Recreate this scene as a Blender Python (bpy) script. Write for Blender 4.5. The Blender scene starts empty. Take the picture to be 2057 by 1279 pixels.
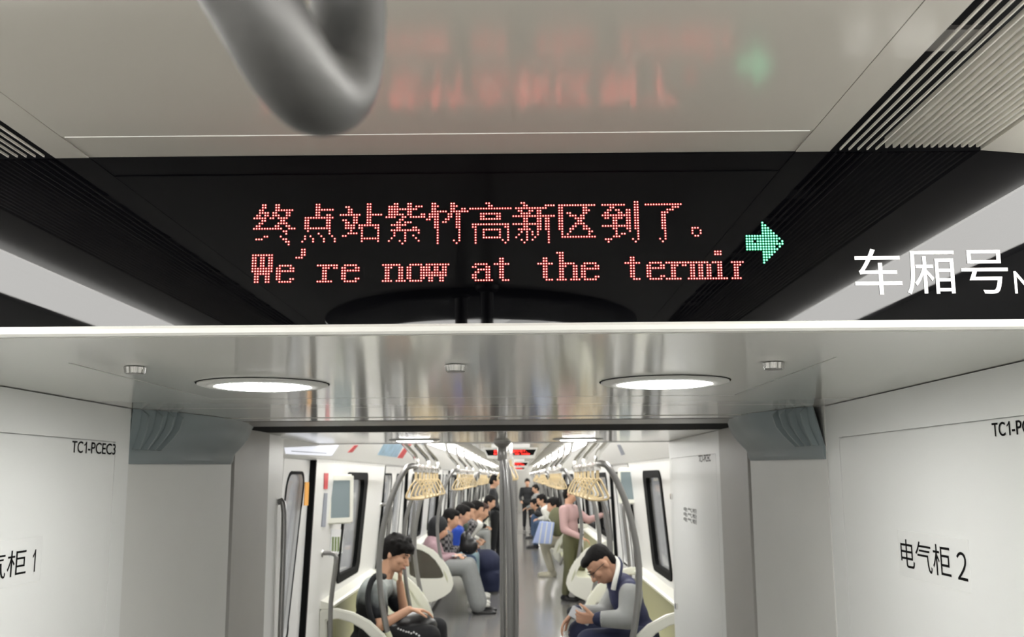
import bpy, bmesh, math, random
from mathutils import Vector, Matrix
random.seed(7)
SC = bpy.context.scene
COL = SC.collection

# ---------------------------------------------------------------- camera
CX, CY, FP = 1028.5, 639.5, 1967.3
EYE = Vector((0, 0, 1.72))
dY = Vector((12.5, 316.5, FP)).normalized()
dZ = Vector((-86.5, -12225.5, FP)).normalized()
dX = dY.cross(dZ).normalized()
dZ = dX.cross(dY).normalized()
def ray(px, py):
    v = Vector((px - CX, py - CY, FP))
    return Vector((v.dot(dX), v.dot(dY), v.dot(dZ)))
def U(px, py, X=None, Y=None, Z=None):
    r = ray(px, py)
    t = X / r.x if X is not None else Y / r.y if Y is not None else (Z - EYE.z) / r.z
    return EYE + r * t
def UP(px, py, p0, n):
    r = ray(px, py); p0 = Vector(p0); n = Vector(n)
    return EYE + r * ((p0 - EYE).dot(n) / r.dot(n))
cam = bpy.data.cameras.new('camera'); co = bpy.data.objects.new('camera', cam); COL.objects.link(co)
cam.sensor_width = 36; cam.lens = FP / 2057 * 36; cam.clip_start = .02; cam.clip_end = 200
R = Matrix(((dX.x, -dX.y, -dX.z), (dY.x, -dY.y, -dY.z), (dZ.x, -dZ.y, -dZ.z)))
co.matrix_world = Matrix.Translation(EYE) @ R.to_4x4()
cam.dof.use_dof = True; cam.dof.focus_distance = 1.55; cam.dof.aperture_fstop = 11
SC.camera = co

# ---------------------------------------------------------------- world, exposure
W = bpy.data.worlds.new('world'); SC.world = W; W.use_nodes = True
W.node_tree.nodes['Background'].inputs[0].default_value = (.80, .82, .84, 1)
W.node_tree.nodes['Background'].inputs[1].default_value = .24
SC.view_settings.view_transform = 'Standard'; SC.view_settings.look = 'None'
SC.view_settings.gamma = 1; SC.view_settings.use_curve_mapping = False
SC.view_settings.exposure = 1.0
STRIP = 16.0      # ceiling light strips
NEAR_STRIP = 18.0
DOWN = 26.0       # round downlights

# ---------------------------------------------------------------- materials
M = {}
def mat(name, c, rough=.5, metal=0, spec=.5, coat=0, bump=0, bscale=60, var=0, vscale=4, stretch=(1, 1, 1), trans=0, rvar=0, alpha=1):
    m = bpy.data.materials.new(name); m.use_nodes = True
    nt = m.node_tree; b = nt.nodes['Principled BSDF']
    b.inputs['Base Color'].default_value = (*c, 1); b.inputs['Roughness'].default_value = rough
    b.inputs['Metallic'].default_value = metal; b.inputs['Specular IOR Level'].default_value = spec
    b.inputs['Coat Weight'].default_value = coat; b.inputs['Coat Roughness'].default_value = .05
    b.inputs['Transmission Weight'].default_value = trans
    b.inputs['Alpha'].default_value = alpha
    tc = nt.nodes.new('ShaderNodeTexCoord'); mp = nt.nodes.new('ShaderNodeMapping')
    nt.links.new(tc.outputs['Object'], mp.inputs[0]); mp.inputs['Scale'].default_value = stretch
    if bump:
        n = nt.nodes.new('ShaderNodeTexNoise'); n.inputs['Scale'].default_value = bscale; n.inputs['Detail'].default_value = 3
        nt.links.new(mp.outputs[0], n.inputs['Vector'])
        bp = nt.nodes.new('ShaderNodeBump'); bp.inputs['Strength'].default_value = bump; bp.inputs['Distance'].default_value = .01
        nt.links.new(n.outputs[0], bp.inputs['Height']); nt.links.new(bp.outputs[0], b.inputs['Normal'])
    if var or rvar:
        n = nt.nodes.new('ShaderNodeTexNoise'); n.inputs['Scale'].default_value = vscale; n.inputs['Detail'].default_value = 4
        nt.links.new(mp.outputs[0], n.inputs['Vector'])
        if var:
            mx = nt.nodes.new('ShaderNodeMix'); mx.data_type = 'RGBA'
            mx.inputs[6].default_value = (*[max(0, x * (1 - var)) for x in c], 1)
            mx.inputs[7].default_value = (*[min(1, x * (1 + var)) for x in c], 1)
            nt.links.new(n.outputs[0], mx.inputs[0]); nt.links.new(mx.outputs[2], b.inputs['Base Color'])
        if rvar:
            mr = nt.nodes.new('ShaderNodeMapRange'); mr.inputs[1].default_value = .24; mr.inputs[2].default_value = .7
            mr.inputs[3].default_value = rough; mr.inputs[4].default_value = rough + rvar
            nt.links.new(n.outputs[0], mr.inputs[0]); nt.links.new(mr.outputs[0], b.inputs['Roughness'])
    M[name] = m; return m
def emat(name, c, s):
    m = bpy.data.materials.new(name); m.use_nodes = True; nt = m.node_tree
    b = nt.nodes['Principled BSDF']; b.inputs['Base Color'].default_value = (*[x * .5 for x in c], 1)
    b.inputs['Emission Color'].default_value = (*c, 1); b.inputs['Emission Strength'].default_value = s
    M[name] = m; return m
mat('ceiling_paint', (.515, .495, .44), .15, spec=.7, var=.03, vscale=2, coat=0)
mat('soffit_paint', (.62, .615, .575), .10, spec=.6, bump=.02, bscale=1.6, stretch=(1.5, .3, 1))
mat('cabinet_paint', (.735, .745, .725), .42, var=.02, vscale=3)
mat('white_paint', (.85, .85, .835), .35, var=.02, vscale=3)
mat('cream_plastic', (.80, .80, .72), .3)
mat('trim_white', (.60, .60, .565), .35)
mat('louvre_white', (.62, .60, .545), .45)
mat('dark_void', (.012, .012, .014), .8)
mat('black_glass', (.001, .001, .0014), .006, spec=.17, rvar=.03, vscale=7, stretch=(1.6, 1, 5))
mat('black_rubber', (.006, .0065, .0065), .8, spec=.12)
mat('grey_rubber', (.21, .25, .26), .45, var=.05, vscale=5)
mat('gangway_panel', (.66, .66, .63), .5, var=.04, vscale=3)
mat('gangway_panel_dark', (.42, .41, .385), .5, var=.05)
mat('grey_metal', (.30, .29, .28), .35, metal=.6)
mat('chrome', (.75, .74, .72), .13, metal=1)
mat('steel', (.115, .114, .112), .52, metal=1, bump=.03, bscale=30, stretch=(1, 1, 12))
mat('knob_chrome', (.42, .415, .40), .10, metal=1)
mat('steel_pole', (.27, .265, .262), .38, metal=.85)
mat('floor_vinyl', (.20, .196, .192), .16, spec=.6, var=.06, vscale=9, bump=.02, bscale=2)
mat('olive', (.33, .32, .17), .4, var=.05)
mat('olive_light', (.55, .56, .40), .35)
mat('strap_tan', (.60, .47, .27), .35)
mat('strap_web', (.50, .42, .28), .6)
mat('letter_black', (.004, .004, .004), .8, spec=.1)
mat('letter_white', (.86, .86, .84), .45)
mat('sticker', (.74, .75, .73), .25)
mat('window_glass', (.55, .55, .55), .05, spec=.6, alpha=.35)
emat('map_glow', (.9, .92, 1), .38)  # printed route map given an added glow against the shade under the soffit
mat('red_print', (.62, .06, .07), .5)
mat('orange_print', (.85, .38, .03), .5)
mat('blue_print', (.32, .48, .62), .5, var=.5, vscale=14)
mat('paper_white', (.82, .83, .85), .5)
mat('print_grey', (.30, .32, .38), .5)
mat('print_green', (.16, .24, .05), .5)
emat('screen', (.20, .25, .26), .28)
emat('light_white', (1, .985, .95), STRIP)
emat('light_near', (1, .985, .95), NEAR_STRIP)
emat('down_white', (1, .99, .97), DOWN)
emat('led_red', (1, .16, .13), 6.5)
emat('led_far', (1, .03, .02), 1.6)
emat('led_red_glow', (.30, .0, .004), .14)  # bloom of the red dots, put in as dim emissive colour
emat('led_green', (.16, 1, .52), 1.9)
emat('led_green_glow', (0, .24, .10), .2)  # same painted bloom for the green arrow dots
mat('skin', (.62, .36, .24), .5, spec=.35)
mat('skin_tan', (.58, .33, .22), .5, spec=.35)
mat('hair', (.007, .006, .006), .7, spec=.2, bump=.4, bscale=90)
mat('hair_brown', (.05, .02, .012), .5)
mat('lips', (.40, .12, .10), .45)
mat('cloth_white', (.52, .60, .58), .8)
mat('cloth_black', (.012, .013, .016), .75)
mat('cloth_navy', (.012, .018, .055), .75)
mat('cloth_navy_jacket', (.025, .03, .085), .7)
mat('cloth_grey', (.26, .27, .27), .85, var=.1, vscale=20)
mat('cloth_lightgrey', (.34, .35, .34), .85, var=.1, vscale=10)
mat('cloth_mauve', (.38, .25, .28), .8)
mat('cloth_pink', (.52, .34, .33), .8)
mat('cloth_blue', (.01, .06, .42), .7)
mat('cloth_denim', (.05, .09, .17), .8, var=.2, vscale=12)
mat('cloth_lightdenim', (.28, .40, .45), .8)
mat('cloth_green', (.04, .06, .04), .8)
mat('cloth_olive', (.13, .13, .07), .8)
mat('cloth_beige', (.50, .48, .38), .8)
mat('cloth_white2', (.72, .72, .68), .8)
mat('leather', (.010, .010, .012), .35)
mat('phone_white', (.7, .72, .75), .2)
mat('bag_blue', (.45, .55, .85), .5)
mat('glasses', (.02, .02, .02), .3)
def plaid(name, c1, c2):
    m = mat(name, c1, .8); nt = m.node_tree; b = nt.nodes['Principled BSDF']
    tc = nt.nodes.new('ShaderNodeTexCoord'); ck = nt.nodes.new('ShaderNodeTexChecker')
    ck.inputs['Scale'].default_value = 24; ck.inputs[1].default_value = (*c1, 1); ck.inputs[2].default_value = (*c2, 1)
    nt.links.new(tc.outputs['Object'], ck.inputs[0]); nt.links.new(ck.outputs[0], b.inputs['Base Color'])
plaid('cloth_plaid', (.02, .02, .025), (.22, .21, .22))
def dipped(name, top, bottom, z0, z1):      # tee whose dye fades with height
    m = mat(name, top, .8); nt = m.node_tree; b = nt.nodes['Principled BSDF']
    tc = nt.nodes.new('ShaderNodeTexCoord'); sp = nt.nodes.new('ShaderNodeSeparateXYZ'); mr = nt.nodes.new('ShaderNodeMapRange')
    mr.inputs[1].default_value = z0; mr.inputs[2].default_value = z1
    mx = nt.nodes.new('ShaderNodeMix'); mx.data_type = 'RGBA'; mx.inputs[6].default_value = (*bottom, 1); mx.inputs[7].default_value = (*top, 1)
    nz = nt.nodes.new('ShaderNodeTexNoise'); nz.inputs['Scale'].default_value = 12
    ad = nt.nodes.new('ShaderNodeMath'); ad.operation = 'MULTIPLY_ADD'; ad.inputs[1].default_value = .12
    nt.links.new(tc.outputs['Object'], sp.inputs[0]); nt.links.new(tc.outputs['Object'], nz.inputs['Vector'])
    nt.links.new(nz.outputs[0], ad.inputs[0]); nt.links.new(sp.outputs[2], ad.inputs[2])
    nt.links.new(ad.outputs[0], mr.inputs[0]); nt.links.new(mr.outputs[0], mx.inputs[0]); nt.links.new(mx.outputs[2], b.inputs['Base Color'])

# ---------------------------------------------------------------- mesh helpers
def wloc(o):
    v = Vector((0, 0, 0))
    while o: v += o.location; o = o.parent
    return v
def finish(name, me, m, parent=None, smooth=False, kind=None):
    if m: me.materials.append(M[m])
    if smooth:
        for p in me.polygons: p.use_smooth = True
    o = bpy.data.objects.new(name, me); COL.objects.link(o)
    if parent:
        me.transform(Matrix.Translation(-wloc(parent))); o.parent = parent
    if kind: o['kind'] = kind
    return o
def smart(me, ang=40):
    try: me.set_sharp_from_angle(angle=math.radians(ang))
    except Exception: pass
class MB:
    def __init__(s): s.v = []; s.f = []
    def add(s, vs, fs):
        k = len(s.v); s.v += [tuple(v) for v in vs]; s.f += [tuple(i + k for i in f) for f in fs]; return s
    def box(s, x0, x1, y0, y1, z0, z1):
        return s.add([(x0, y0, z0), (x1, y0, z0), (x1, y1, z0), (x0, y1, z0), (x0, y0, z1), (x1, y0, z1), (x1, y1, z1), (x0, y1, z1)],
                     [(0, 3, 2, 1), (4, 5, 6, 7), (0, 1, 5, 4), (1, 2, 6, 5), (2, 3, 7, 6), (3, 0, 4, 7)])
    def prism(s, pts, axis, a, b):           # pts: outline in the two other axes
        def mk(p, t): return {'x': (t, p[0], p[1]), 'y': (p[0], t, p[1]), 'z': (p[0], p[1], t)}[axis]
        n = len(pts)
        return s.add([mk(p, a) for p in pts] + [mk(p, b) for p in pts],
                     [tuple(range(n)), tuple(range(2 * n - 1, n - 1, -1))] + [(i, (i + 1) % n, (i + 1) % n + n, i + n) for i in range(n)])
    def ringprism(s, outer, inner, axis, a, b):   # frame with a hole, same point count
        def mk(p, t): return {'x': (t, p[0], p[1]), 'y': (p[0], t, p[1]), 'z': (p[0], p[1], t)}[axis]
        n = len(outer)
        vs = [mk(p, a) for p in outer] + [mk(p, a) for p in inner] + [mk(p, b) for p in outer] + [mk(p, b) for p in inner]
        fs = []
        for i in range(n):
            j = (i + 1) % n
            fs += [(i, j, n + j, n + i), (2 * n + i, 3 * n + i, 3 * n + j, 2 * n + j), (i, 2 * n + i, 2 * n + j, j), (n + i, n + j, 3 * n + j, 3 * n + i)]
        return s.add(vs, fs)
    def sheet(s, prof, y0, y1, off):         # open profile (x,z) extruded along y with thickness vector off
        n = len(prof)
        q = [(p[0] + o[0], p[1] + o[1]) for p, o in zip(prof, off if isinstance(off[0], (tuple, list)) else [off] * n)]
        return s.prism(list(prof) + q[::-1], 'y', y0, y1)
    def tube(s, path, r, n=10, closed=False):
        P = [Vector(p) for p in path]; m = len(P); rs = r if isinstance(r, (list, tuple)) else [r] * m
        up = None; vs = []; fs = []
        for i in range(m):
            if closed: t = (P[(i + 1) % m] - P[i - 1]).normalized()
            else: t = (P[min(i + 1, m - 1)] - P[max(i - 1, 0)]).normalized()
            if up is None: up = t.orthogonal().normalized()
            up = (up - t * up.dot(t)).normalized(); w = t.cross(up)
            for k in range(n):
                a = 2 * math.pi * k / n; vs.append(P[i] + (up * math.cos(a) + w * math.sin(a)) * rs[i])
        for i in range(m if closed else m - 1):
            for k in range(n):
                a, b = i * n + k, i * n + (k + 1) % n; c = ((i + 1) % m) * n
                fs.append((a, b, c + (k + 1) % n, c + k))
        if not closed: fs += [tuple(range(n - 1, -1, -1)), tuple((m - 1) * n + k for k in range(n))]
        return s.add(vs, fs)
    def lathe(s, prof, c, n=32, sx=1, sy=1, flute=0, nf=12):   # prof (r,z) closed loop or open
        vs = []; fs = []; m = len(prof)
        for (r, z) in prof:
            for k in range(n):
                a = 2 * math.pi * k / n; rr = r * (1 + (flute * math.cos(nf * a) if r > 0 else 0))
                vs.append((c[0] + rr * math.cos(a) * sx, c[1] + rr * math.sin(a) * sy, c[2] + z))
        for i in range(m - 1):
            for k in range(n):
                a, b = i * n + k, i * n + (k + 1) % n; fs.append((a, b, b + n, a + n))
        fs += [tuple(range(n - 1, -1, -1)), tuple((m - 1) * n + k for k in range(n))]
        return s.add(vs, fs)
    def cap(s, a, b, ra, rb, n=12):
        a, b = Vector(a), Vector(b); d = b - a; L = d.length
        if L < 1e-6: d = Vector((0, 0, 1))
        t = d.normalized(); u = t.orthogonal().normalized(); w = t.cross(u); vs = []; fs = []; rows = []
        for k in range(1, 5): an = -math.pi / 2 + k * math.pi / 8; rows.append((a + t * ra * math.sin(an), ra * math.cos(an)))
        for k in range(0, 4): an = k * math.pi / 8; rows.append((b + t * rb * math.sin(an), rb * math.cos(an)))
        for c, r in rows:
            for k in range(n):
                an = 2 * math.pi * k / n; vs.append(c + (u * math.cos(an) + w * math.sin(an)) * r)
        m = len(rows)
        for i in range(m - 1):
            for k in range(n): fs.append((i * n + k, i * n + (k + 1) % n, (i + 1) * n + (k + 1) % n, (i + 1) * n + k))
        fs += [tuple(range(n - 1, -1, -1)), tuple((m - 1) * n + k for k in range(n))]
        return s.add(vs, fs)
    def ell(s, c, rx, ry, rz, ax=None, n=16):   # ax = (X axis, Y axis, Z axis)
        c = Vector(c); X, Y, Z = ax if ax else (Vector((1, 0, 0)), Vector((0, 1, 0)), Vector((0, 0, 1)))
        vs = []; fs = []; m = 10
        for i in range(1, m):
            th = math.pi * i / m
            for k in range(n):
                a = 2 * math.pi * k / n
                vs.append(c + X * rx * math.sin(th) * math.cos(a) + Y * ry * math.sin(th) * math.sin(a) - Z * rz * math.cos(th))
        for i in range(m - 2):
            for k in range(n): fs.append((i * n + k, i * n + (k + 1) % n, (i + 1) * n + (k + 1) % n, (i + 1) * n + k))
        fs += [tuple(range(n - 1, -1, -1)), tuple((m - 2) * n + k for k in range(n))]
        return s.add(vs, fs)
    def mesh(s, name):
        me = bpy.data.meshes.new(name); me.from_pydata([tuple(v) for v in s.v], [], s.f); me.validate()
        bm = bmesh.new(); bm.from_mesh(me); bmesh.ops.recalc_face_normals(bm, faces=bm.faces); bm.to_mesh(me); bm.free()
        return me
    def build(s, name, m, parent=None, smooth=False, kind=None, bevel=0):
        me = s.mesh(name)
        if bevel:
            bm = bmesh.new(); bm.from_mesh(me)
            bmesh.ops.bevel(bm, geom=[e for e in bm.edges if e.is_manifold and e.calc_face_angle(0) > .5], offset=bevel, segments=2, affect='EDGES', clamp_overlap=True)
            bm.to_mesh(me); bm.free(); smooth = True
        o = finish(name, me, m, parent, smooth, kind)
        if smooth: smart(me)
        return o
    def blob(s, name, m, parent=None, vox=.012, sm=4):   # fuse everything into one continuous surface
        me = s.mesh(name); t = bpy.data.objects.new('t', me); COL.objects.link(t)
        r = t.modifiers.new('r', 'REMESH'); r.mode = 'VOXEL'; r.voxel_size = vox
        q = t.modifiers.new('s', 'SMOOTH'); q.iterations = sm; q.factor = .5
        dg = bpy.context.evaluated_depsgraph_get()
        n = bpy.data.meshes.new_from_object(t.evaluated_get(dg)); n.name = name
        bpy.data.objects.remove(t)
        n.materials.clear()
        return finish(name, n, m, parent, True)
def thing(name, label, cat, loc=(0, 0, 0), group=None):
    o = bpy.data.objects.new(name, None); COL.objects.link(o); o.location = loc; o.empty_display_size = .1
    o['label'] = label; o['category'] = cat
    if group: o['group'] = group
    return o
def tag(o, label, cat, group=None):
    o['label'] = label; o['category'] = cat
    if group: o['group'] = group
    return o
def struct(o): o['kind'] = 'structure'; return o
def sroot(name, loc=(0, 0, 0)):
    o = bpy.data.objects.new(name, None); COL.objects.link(o); o.location = loc; o['kind'] = 'structure'; return o
def lab(o, s): o['label'] = s; return o
def copy_tree(o, parent=None):
    c = o.copy(); COL.objects.link(c)
    if parent: c.parent = parent
    for ch in list(o.children): copy_tree(ch, c)
    return c
def rrect(a0, a1, b0, b1, r, n=5):
    pts = []
    for cx, cy, s in ((a1 - r, b1 - r, 0), (a0 + r, b1 - r, 1), (a0 + r, b0 + r, 2), (a1 - r, b0 + r, 3)):
        for k in range(n + 1):
            a = math.pi / 2 * (s + k / n); pts.append((cx + r * math.cos(a), cy + r * math.sin(a)))
    return pts
def quad_slab(P, n, th):
    mb = MB(); n = Vector(n).normalized() * th
    mb.add([p for p in P] + [p + n for p in P], [(3, 2, 1, 0), (4, 5, 6, 7), (0, 1, 5, 4), (1, 2, 6, 5), (2, 3, 7, 6), (3, 0, 4, 7)])
    return mb
def lettering(body, origin, right, up, width, height, m, parent, th=.0006, name='lettering', off=0):
    c = bpy.data.curves.new('t', 'FONT'); c.body = body; c.size = 1; c.extrude = 0; c.offset = off
    o = bpy.data.objects.new('t', c); COL.objects.link(o)
    me = bpy.data.meshes.new_from_object(o); bpy.data.objects.remove(o)
    if body == '１':
        me = bpy.data.meshes.new('one')
        me.from_pydata([(.60, 0, 0), (1, 0, 0), (1, 1, 0), (.70, 1, 0), (.40, .84, 0), (0, .74, 0), (0, .62, 0), (.35, .68, 0), (.60, .80, 0)], [], [(0, 1, 2, 3, 8), (3, 4, 7, 8), (4, 5, 6, 7)])
    xs = [v.co.x for v in me.vertices]; ys = [v.co.y for v in me.vertices]
    x0, x1, y0, y1 = min(xs), max(xs), min(ys), max(ys)
    r = Vector(right).normalized(); u = Vector(up).normalized(); n = r.cross(u)
    for v in me.vertices:
        a = (v.co.x - x0) / (x1 - x0) * width; b = (v.co.y - y0) / (y1 - y0) * height
        v.co = Vector(origin) + r * a + u * b + n * th
    me.materials.clear(); me.update()
    return finish(name, me, m, parent)

XC = -.115; ZS = 1.932; ZC = 2.213; YF = 1.46
YEND = 48.0
# half profile of the car body: distance from centre line by height
HP = [(0, 1.30), (.8, 1.315), (1.84, 1.225)]
def hw(z):
    for (a, wa), (b, wb) in zip(HP, HP[1:]):
        if z <= b: return wa + (wb - wa) * (z - a) / (b - a)
    return HP[-1][1]
def wx(side, z): return XC + side * hw(z)

# ================================================================ SETTING
MB().box(-1.75, 1.55, -4.2, YEND, -.06, 0).build('floor', 'floor_vinyl', kind='structure')
fl = bpy.data.objects['floor']
for y0 in (3.02, 30.6, 31.6):
    MB().box(-1.18, .95, y0, y0 + .10 if y0 > 4 else 4.71, .0, .008).build('threshold_plate', 'grey_metal', fl)

ceil = sroot('ceiling')
def ceiling_run(y0, y1, near=False):
    xl, xr = (-.664, .434)
    g = .0014
    MB().box(xl + g, xr - g, y0, (1.365 - g) if near else y1, ZC, ZC + .02).build('ceiling_panel', 'ceiling_paint', ceil)
    if near:
        MB().box(xl + g, xr - g, 1.365 + .001, YF, ZC + .001, ZC + .02).build('end_strip', 'ceiling_paint', ceil)
        # small rounded lip catching the light on the panel's front edge
        MB().tube([(xl + .006, 1.3655, ZC + .0004), (xr - .006, 1.3655, ZC + .0004)], .0014, 8).build('panel_lip', 'trim_white', ceil, True)
    MB().box(-1.6, 1.4, y0, y1, ZC + .10, ZC + .12).build('roof_liner', 'dark_void', ceil)
    MB().box(xl - .02, xr + .02, y0, y1, ZC + .021, ZC + .03).build('backing', 'dark_void', ceil)
    for s in (-1, 1):
        a = xl if s < 0 else xr; b = -.716 if s < 0 else .486
        MB().box(min(a, b), max(a, b), y0, y1, ZC, ZC + .02).build('border_strip', 'ceiling_paint', ceil)
        o0 = XC + s * .835; o1 = XC + s * .975
        MB().sheet([(o0, ZC), (o1, ZC - .012)], y0, y1, (0, .02)).build('side_panel', 'ceiling_paint', ceil)
        MB().sheet([(XC + s * 1.045, 2.135), (XC + s * 1.06, 2.13), (XC + s * 1.21, 1.85), (XC + s * 1.235, 1.835), (XC + s * 1.40, 1.835)], y0, y1, (0, .015)).build('cove_panel', 'white_paint', ceil)
ceiling_run(-4.0, YF, True)
ceiling_run(6.32, YEND)
# the cove of the second car starts above the first left door
MB().sheet([(XC - 1.167, 1.931), (XC - 1.21, 1.85), (XC - 1.235, 1.835), (XC - 1.40, 1.835)], 5.03, 6.319, (0, .012)).build('cove_panel', 'white_paint', ceil)

# soffits (glossy) with hatch
def soffit(y0, y1, x0, x1, hatch=None):
    if hatch:
        hx0, hx1, hy0, hy1 = hatch; g = .004
        for b in ((x0, x1, y0, hy0 - g), (x0, x1, hy1 + g, y1), (x0, hx0 - g, hy0 - g, hy1 + g), (hx1 + g, x1, hy0 - g, hy1 + g)):
            MB().box(*b, ZS, ZS + .01).build('soffit_board', 'soffit_paint', ceil)
        MB().box(hx0, hx1, hy0, hy1, ZS + .0005, ZS + .01).build('soffit_hatch', 'soffit_paint', ceil)
    else:
        MB().box(x0, x1, y0, y1, ZS, ZS + .01).build('soffit_board', 'soffit_paint', ceil)
    MB().box(x0, x1, y0, y1, ZS + .0105, ZS + .03).build('backing', 'dark_void', ceil)
soffit(YF + .012, 3.016, -1.6, 1.4, (-.826, .585, 1.795, 2.656))
soffit(3.022, 3.50, -1.25, 1.05)
MB().box(-1.25, 1.05, 3.50, 3.56, ZS + .012, ZS + .02).build('gap_seal', 'black_rubber', ceil)
MB().box(-1.25, 1.05, 3.54, 3.70, ZS - .001, ZS + .012).build('gangway_ceiling_plate', 'soffit_paint', ceil, bevel=.004)
MB().box(-1.25, 1.05, 3.70, 3.76, ZS + .008, ZS + .02).build('gap_seal', 'black_rubber', ceil)
MB().box(-1.25, 1.05, 3.75, 4.10, ZS - .001, ZS + .02).build('gangway_ceiling_plate', 'grey_metal', ceil, bevel=.006)
MB().box(-1.25, 1.05, 4.10, 4.719, ZS + .002, ZS + .03).build('gangway_seal', 'black_rubber', ceil)
soffit(4.72, 6.32, -1.45, 1.25)
MB().box(-1.45, 1.25, 6.30, 6.32, ZS - .004, ZC).build('header_board', 'white_paint', ceil, bevel=.003)
MB().box(-1.6, 1.5, 1.5, 6.3, ZC + .12, ZC + .14).build('roof_liner', 'dark_void', ceil)
# white rounded lip below the black display
prof = [(YF + .012 + .0, 1.9325), (YF - .002, 1.9325), (YF - .006, 1.936), (YF - .0065, 1.943), (YF - .003, 1.9475), (YF + .012, 1.9475)]
MB().prism(prof, 'x', -1.6, 1.4).build('trim_1', 'trim_white', kind='structure', smooth=False)

# walls of the near part of the first car and its end wall behind the viewer
wl = sroot('wall_left'); wr = sroot('wall_right')
def wall_piece(side, y0, y1, z0, z1, name='wall_panel', m='white_paint', th=.06):
    zs = [z0] + [z for z, _ in HP if z0 < z < z1] + [z1]
    return MB().sheet([(wx(side, z), z) for z in zs], y0, y1, (side * th, 0)).build(name, m, wl if side < 0 else wr)
for s in (-1, 1):
    wall_piece(s, -4, YF, 0, 1.85)
MB().box(-1.7, 1.5, -4.2, -4.0, 0, 2.4).build('wall_rear', 'white_paint', kind='structure')

# ---------------- gangway
def interp(T, x):
    if x <= T[0][0]: return T[0][1]
    for (a, u), (b, v) in zip(T, T[1:]):
        if x <= b: return u + (v - u) * (x - a) / (b - a)
    return T[-1][1]
for s, x, ye in ((-1, -1.195, 3.0), (1, .965, 3.10)):
    w = wl if s < 0 else wr
    MB().box(min(x, x + s * .05), max(x, x + s * .05), ye, 4.12, 0, ZS).build('gangway_panel', 'gangway_panel', w)
    MB().box(min(x + s * .02, x + s * .06), max(x + s * .02, x + s * .06), 4.12, 4.15, 0, ZS).build('gap_seal', 'black_rubber', w)
    MB().box(min(x - s * .005, x + s * .05), max(x - s * .005, x + s * .05), 4.15, 4.719, 0, ZS).build('gangway_panel', 'gangway_panel_dark', w)
    # soft corner cowl with folds
    lbl = ('left', 'right')[s > 0]
    t = thing('gangway_cowl', 'blue grey rubber corner cowl with folds at the top %s of the gangway' % lbl, 'gangway cowl', (x, 3.6, ZS))
    def prof(y, k):
        b = interp([(2.99, .018), (3.06, .060), (3.12, .085), (3.3, .13), (3.55, .16), (3.8, .15), (4.0, .11), (4.12, .088)], y if s < 0 else y - .09 * (y < 3.4))
        pts = [(1.0, 1.931), (.97, 1.912), (.86, 1.885), (.66, 1.858), (.44, 1.835), (.28, 1.82), (.22, 1.806), (.21, 1.79), (.12, 1.777), (-.3, 1.775)]
        dz = -.012 * (1 - min(1, (y - 3) / 1.1))
        return [(x - s * (b * a + (k if 0 < a < 1 else 0)), z + (dz if z < 1.9 else 0)) for a, z in pts]
    ys = [(2.992 if s < 0 else 3.104) + q for q in (0, .03, .07, .12, .18, .24)] + [3.40 + .08 * i for i in range(9)] + [4.06, 4.10, 4.118]
    mb = MB(); n = 10
    for i, y in enumerate(ys):
        k = -.02 if i == len(ys) - 1 else -.006 if i == len(ys) - 2 else 0
        mb.v += [(a, y, z) for a, z in prof(y, k)]
    for i in range(len(ys) - 1):
        for j in range(n - 1): mb.f.append((i * n + j, i * n + j + 1, (i + 1) * n + j + 1, (i + 1) * n + j))
    mb.f += [tuple(range(n)), tuple((len(ys) - 1) * n + j for j in range(n - 1, -1, -1))]
    mb.build('cowl_body', 'grey_rubber', t, True)
    for q in range(4):
        y = (3.02 if s < 0 else 3.125) + q * .048
        p0 = prof(y, .022)[:6]; p1 = prof(y, .001)[:6]
        MB().prism(p0 + p1[::-1], 'y', y, y + .012).build('cowl_fold', 'grey_rubber', t)
        MB().prism(prof(y, .013)[:6] + p1[::-1], 'y', y + .013, y + .034).build('fold_groove', 'black_rubber', t)

# ---------------- near cabinets
def cabinet(side, x, y0, y1, label, door, depth=.32):
    t = thing('equipment_cabinet', label, 'cabinet', (x, (y0 + y1) / 2, 0))
    xo = x + side * depth
    dz1, dy0, dy1 = door
    g = .003; sk = .008
    fr = MB()
    fr.box(min(x + side * sk, xo), max(x + side * sk, xo), y0, y1, 0, ZS - .002)
    fr.build('cabinet_body', 'cabinet_paint', t)
    f2 = MB()
    xa, xb = min(x, x + side * sk), max(x, x + side * sk)
    f2.box(xa, xb, y0, y1, dz1 + g, ZS - .002); f2.box(xa, xb, dy1 + g, y1, .1, dz1 + g); f2.box(xa, xb, y0, dy0 - g, .1, dz1 + g); f2.box(xa, xb, y0, y1, 0, .1 - g)
    f2.build('cabinet_frame', 'cabinet_paint', t)
    d = MB().box(xa, xb, dy0, dy1, .1, dz1).build('door', 'cabinet_paint', t, bevel=.0015)
    return t, d
pl = U(232, 889, X=-1.178)
CL, DL = cabinet(-1, -1.178, YF + .02, 2.985, 'white equipment cabinet on the near left, door lettered TC1-PCEC3', (pl.z, 1.62, pl.y))
pr = U(1686, 880, X=.968)
CR, DR = cabinet(1, .968, YF + .02, 3.098, 'white equipment cabinet on the near right, door sticker reading 2', (pr.z, 1.62, pr.y))
def code(body, o, r, w, h, m, parent):      # TC1-PCEC3 : the figure one drawn with its flag
    for t, a, b in ((body[:2], 0, .235), ('１', .262, .318), (body[3:], .345, 1)):
        lettering(t, Vector(o) + r * w * a, r, (0, 0, 1), w * (b - a), h, m, parent, off=.010 if t != '１' else .004)
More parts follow.
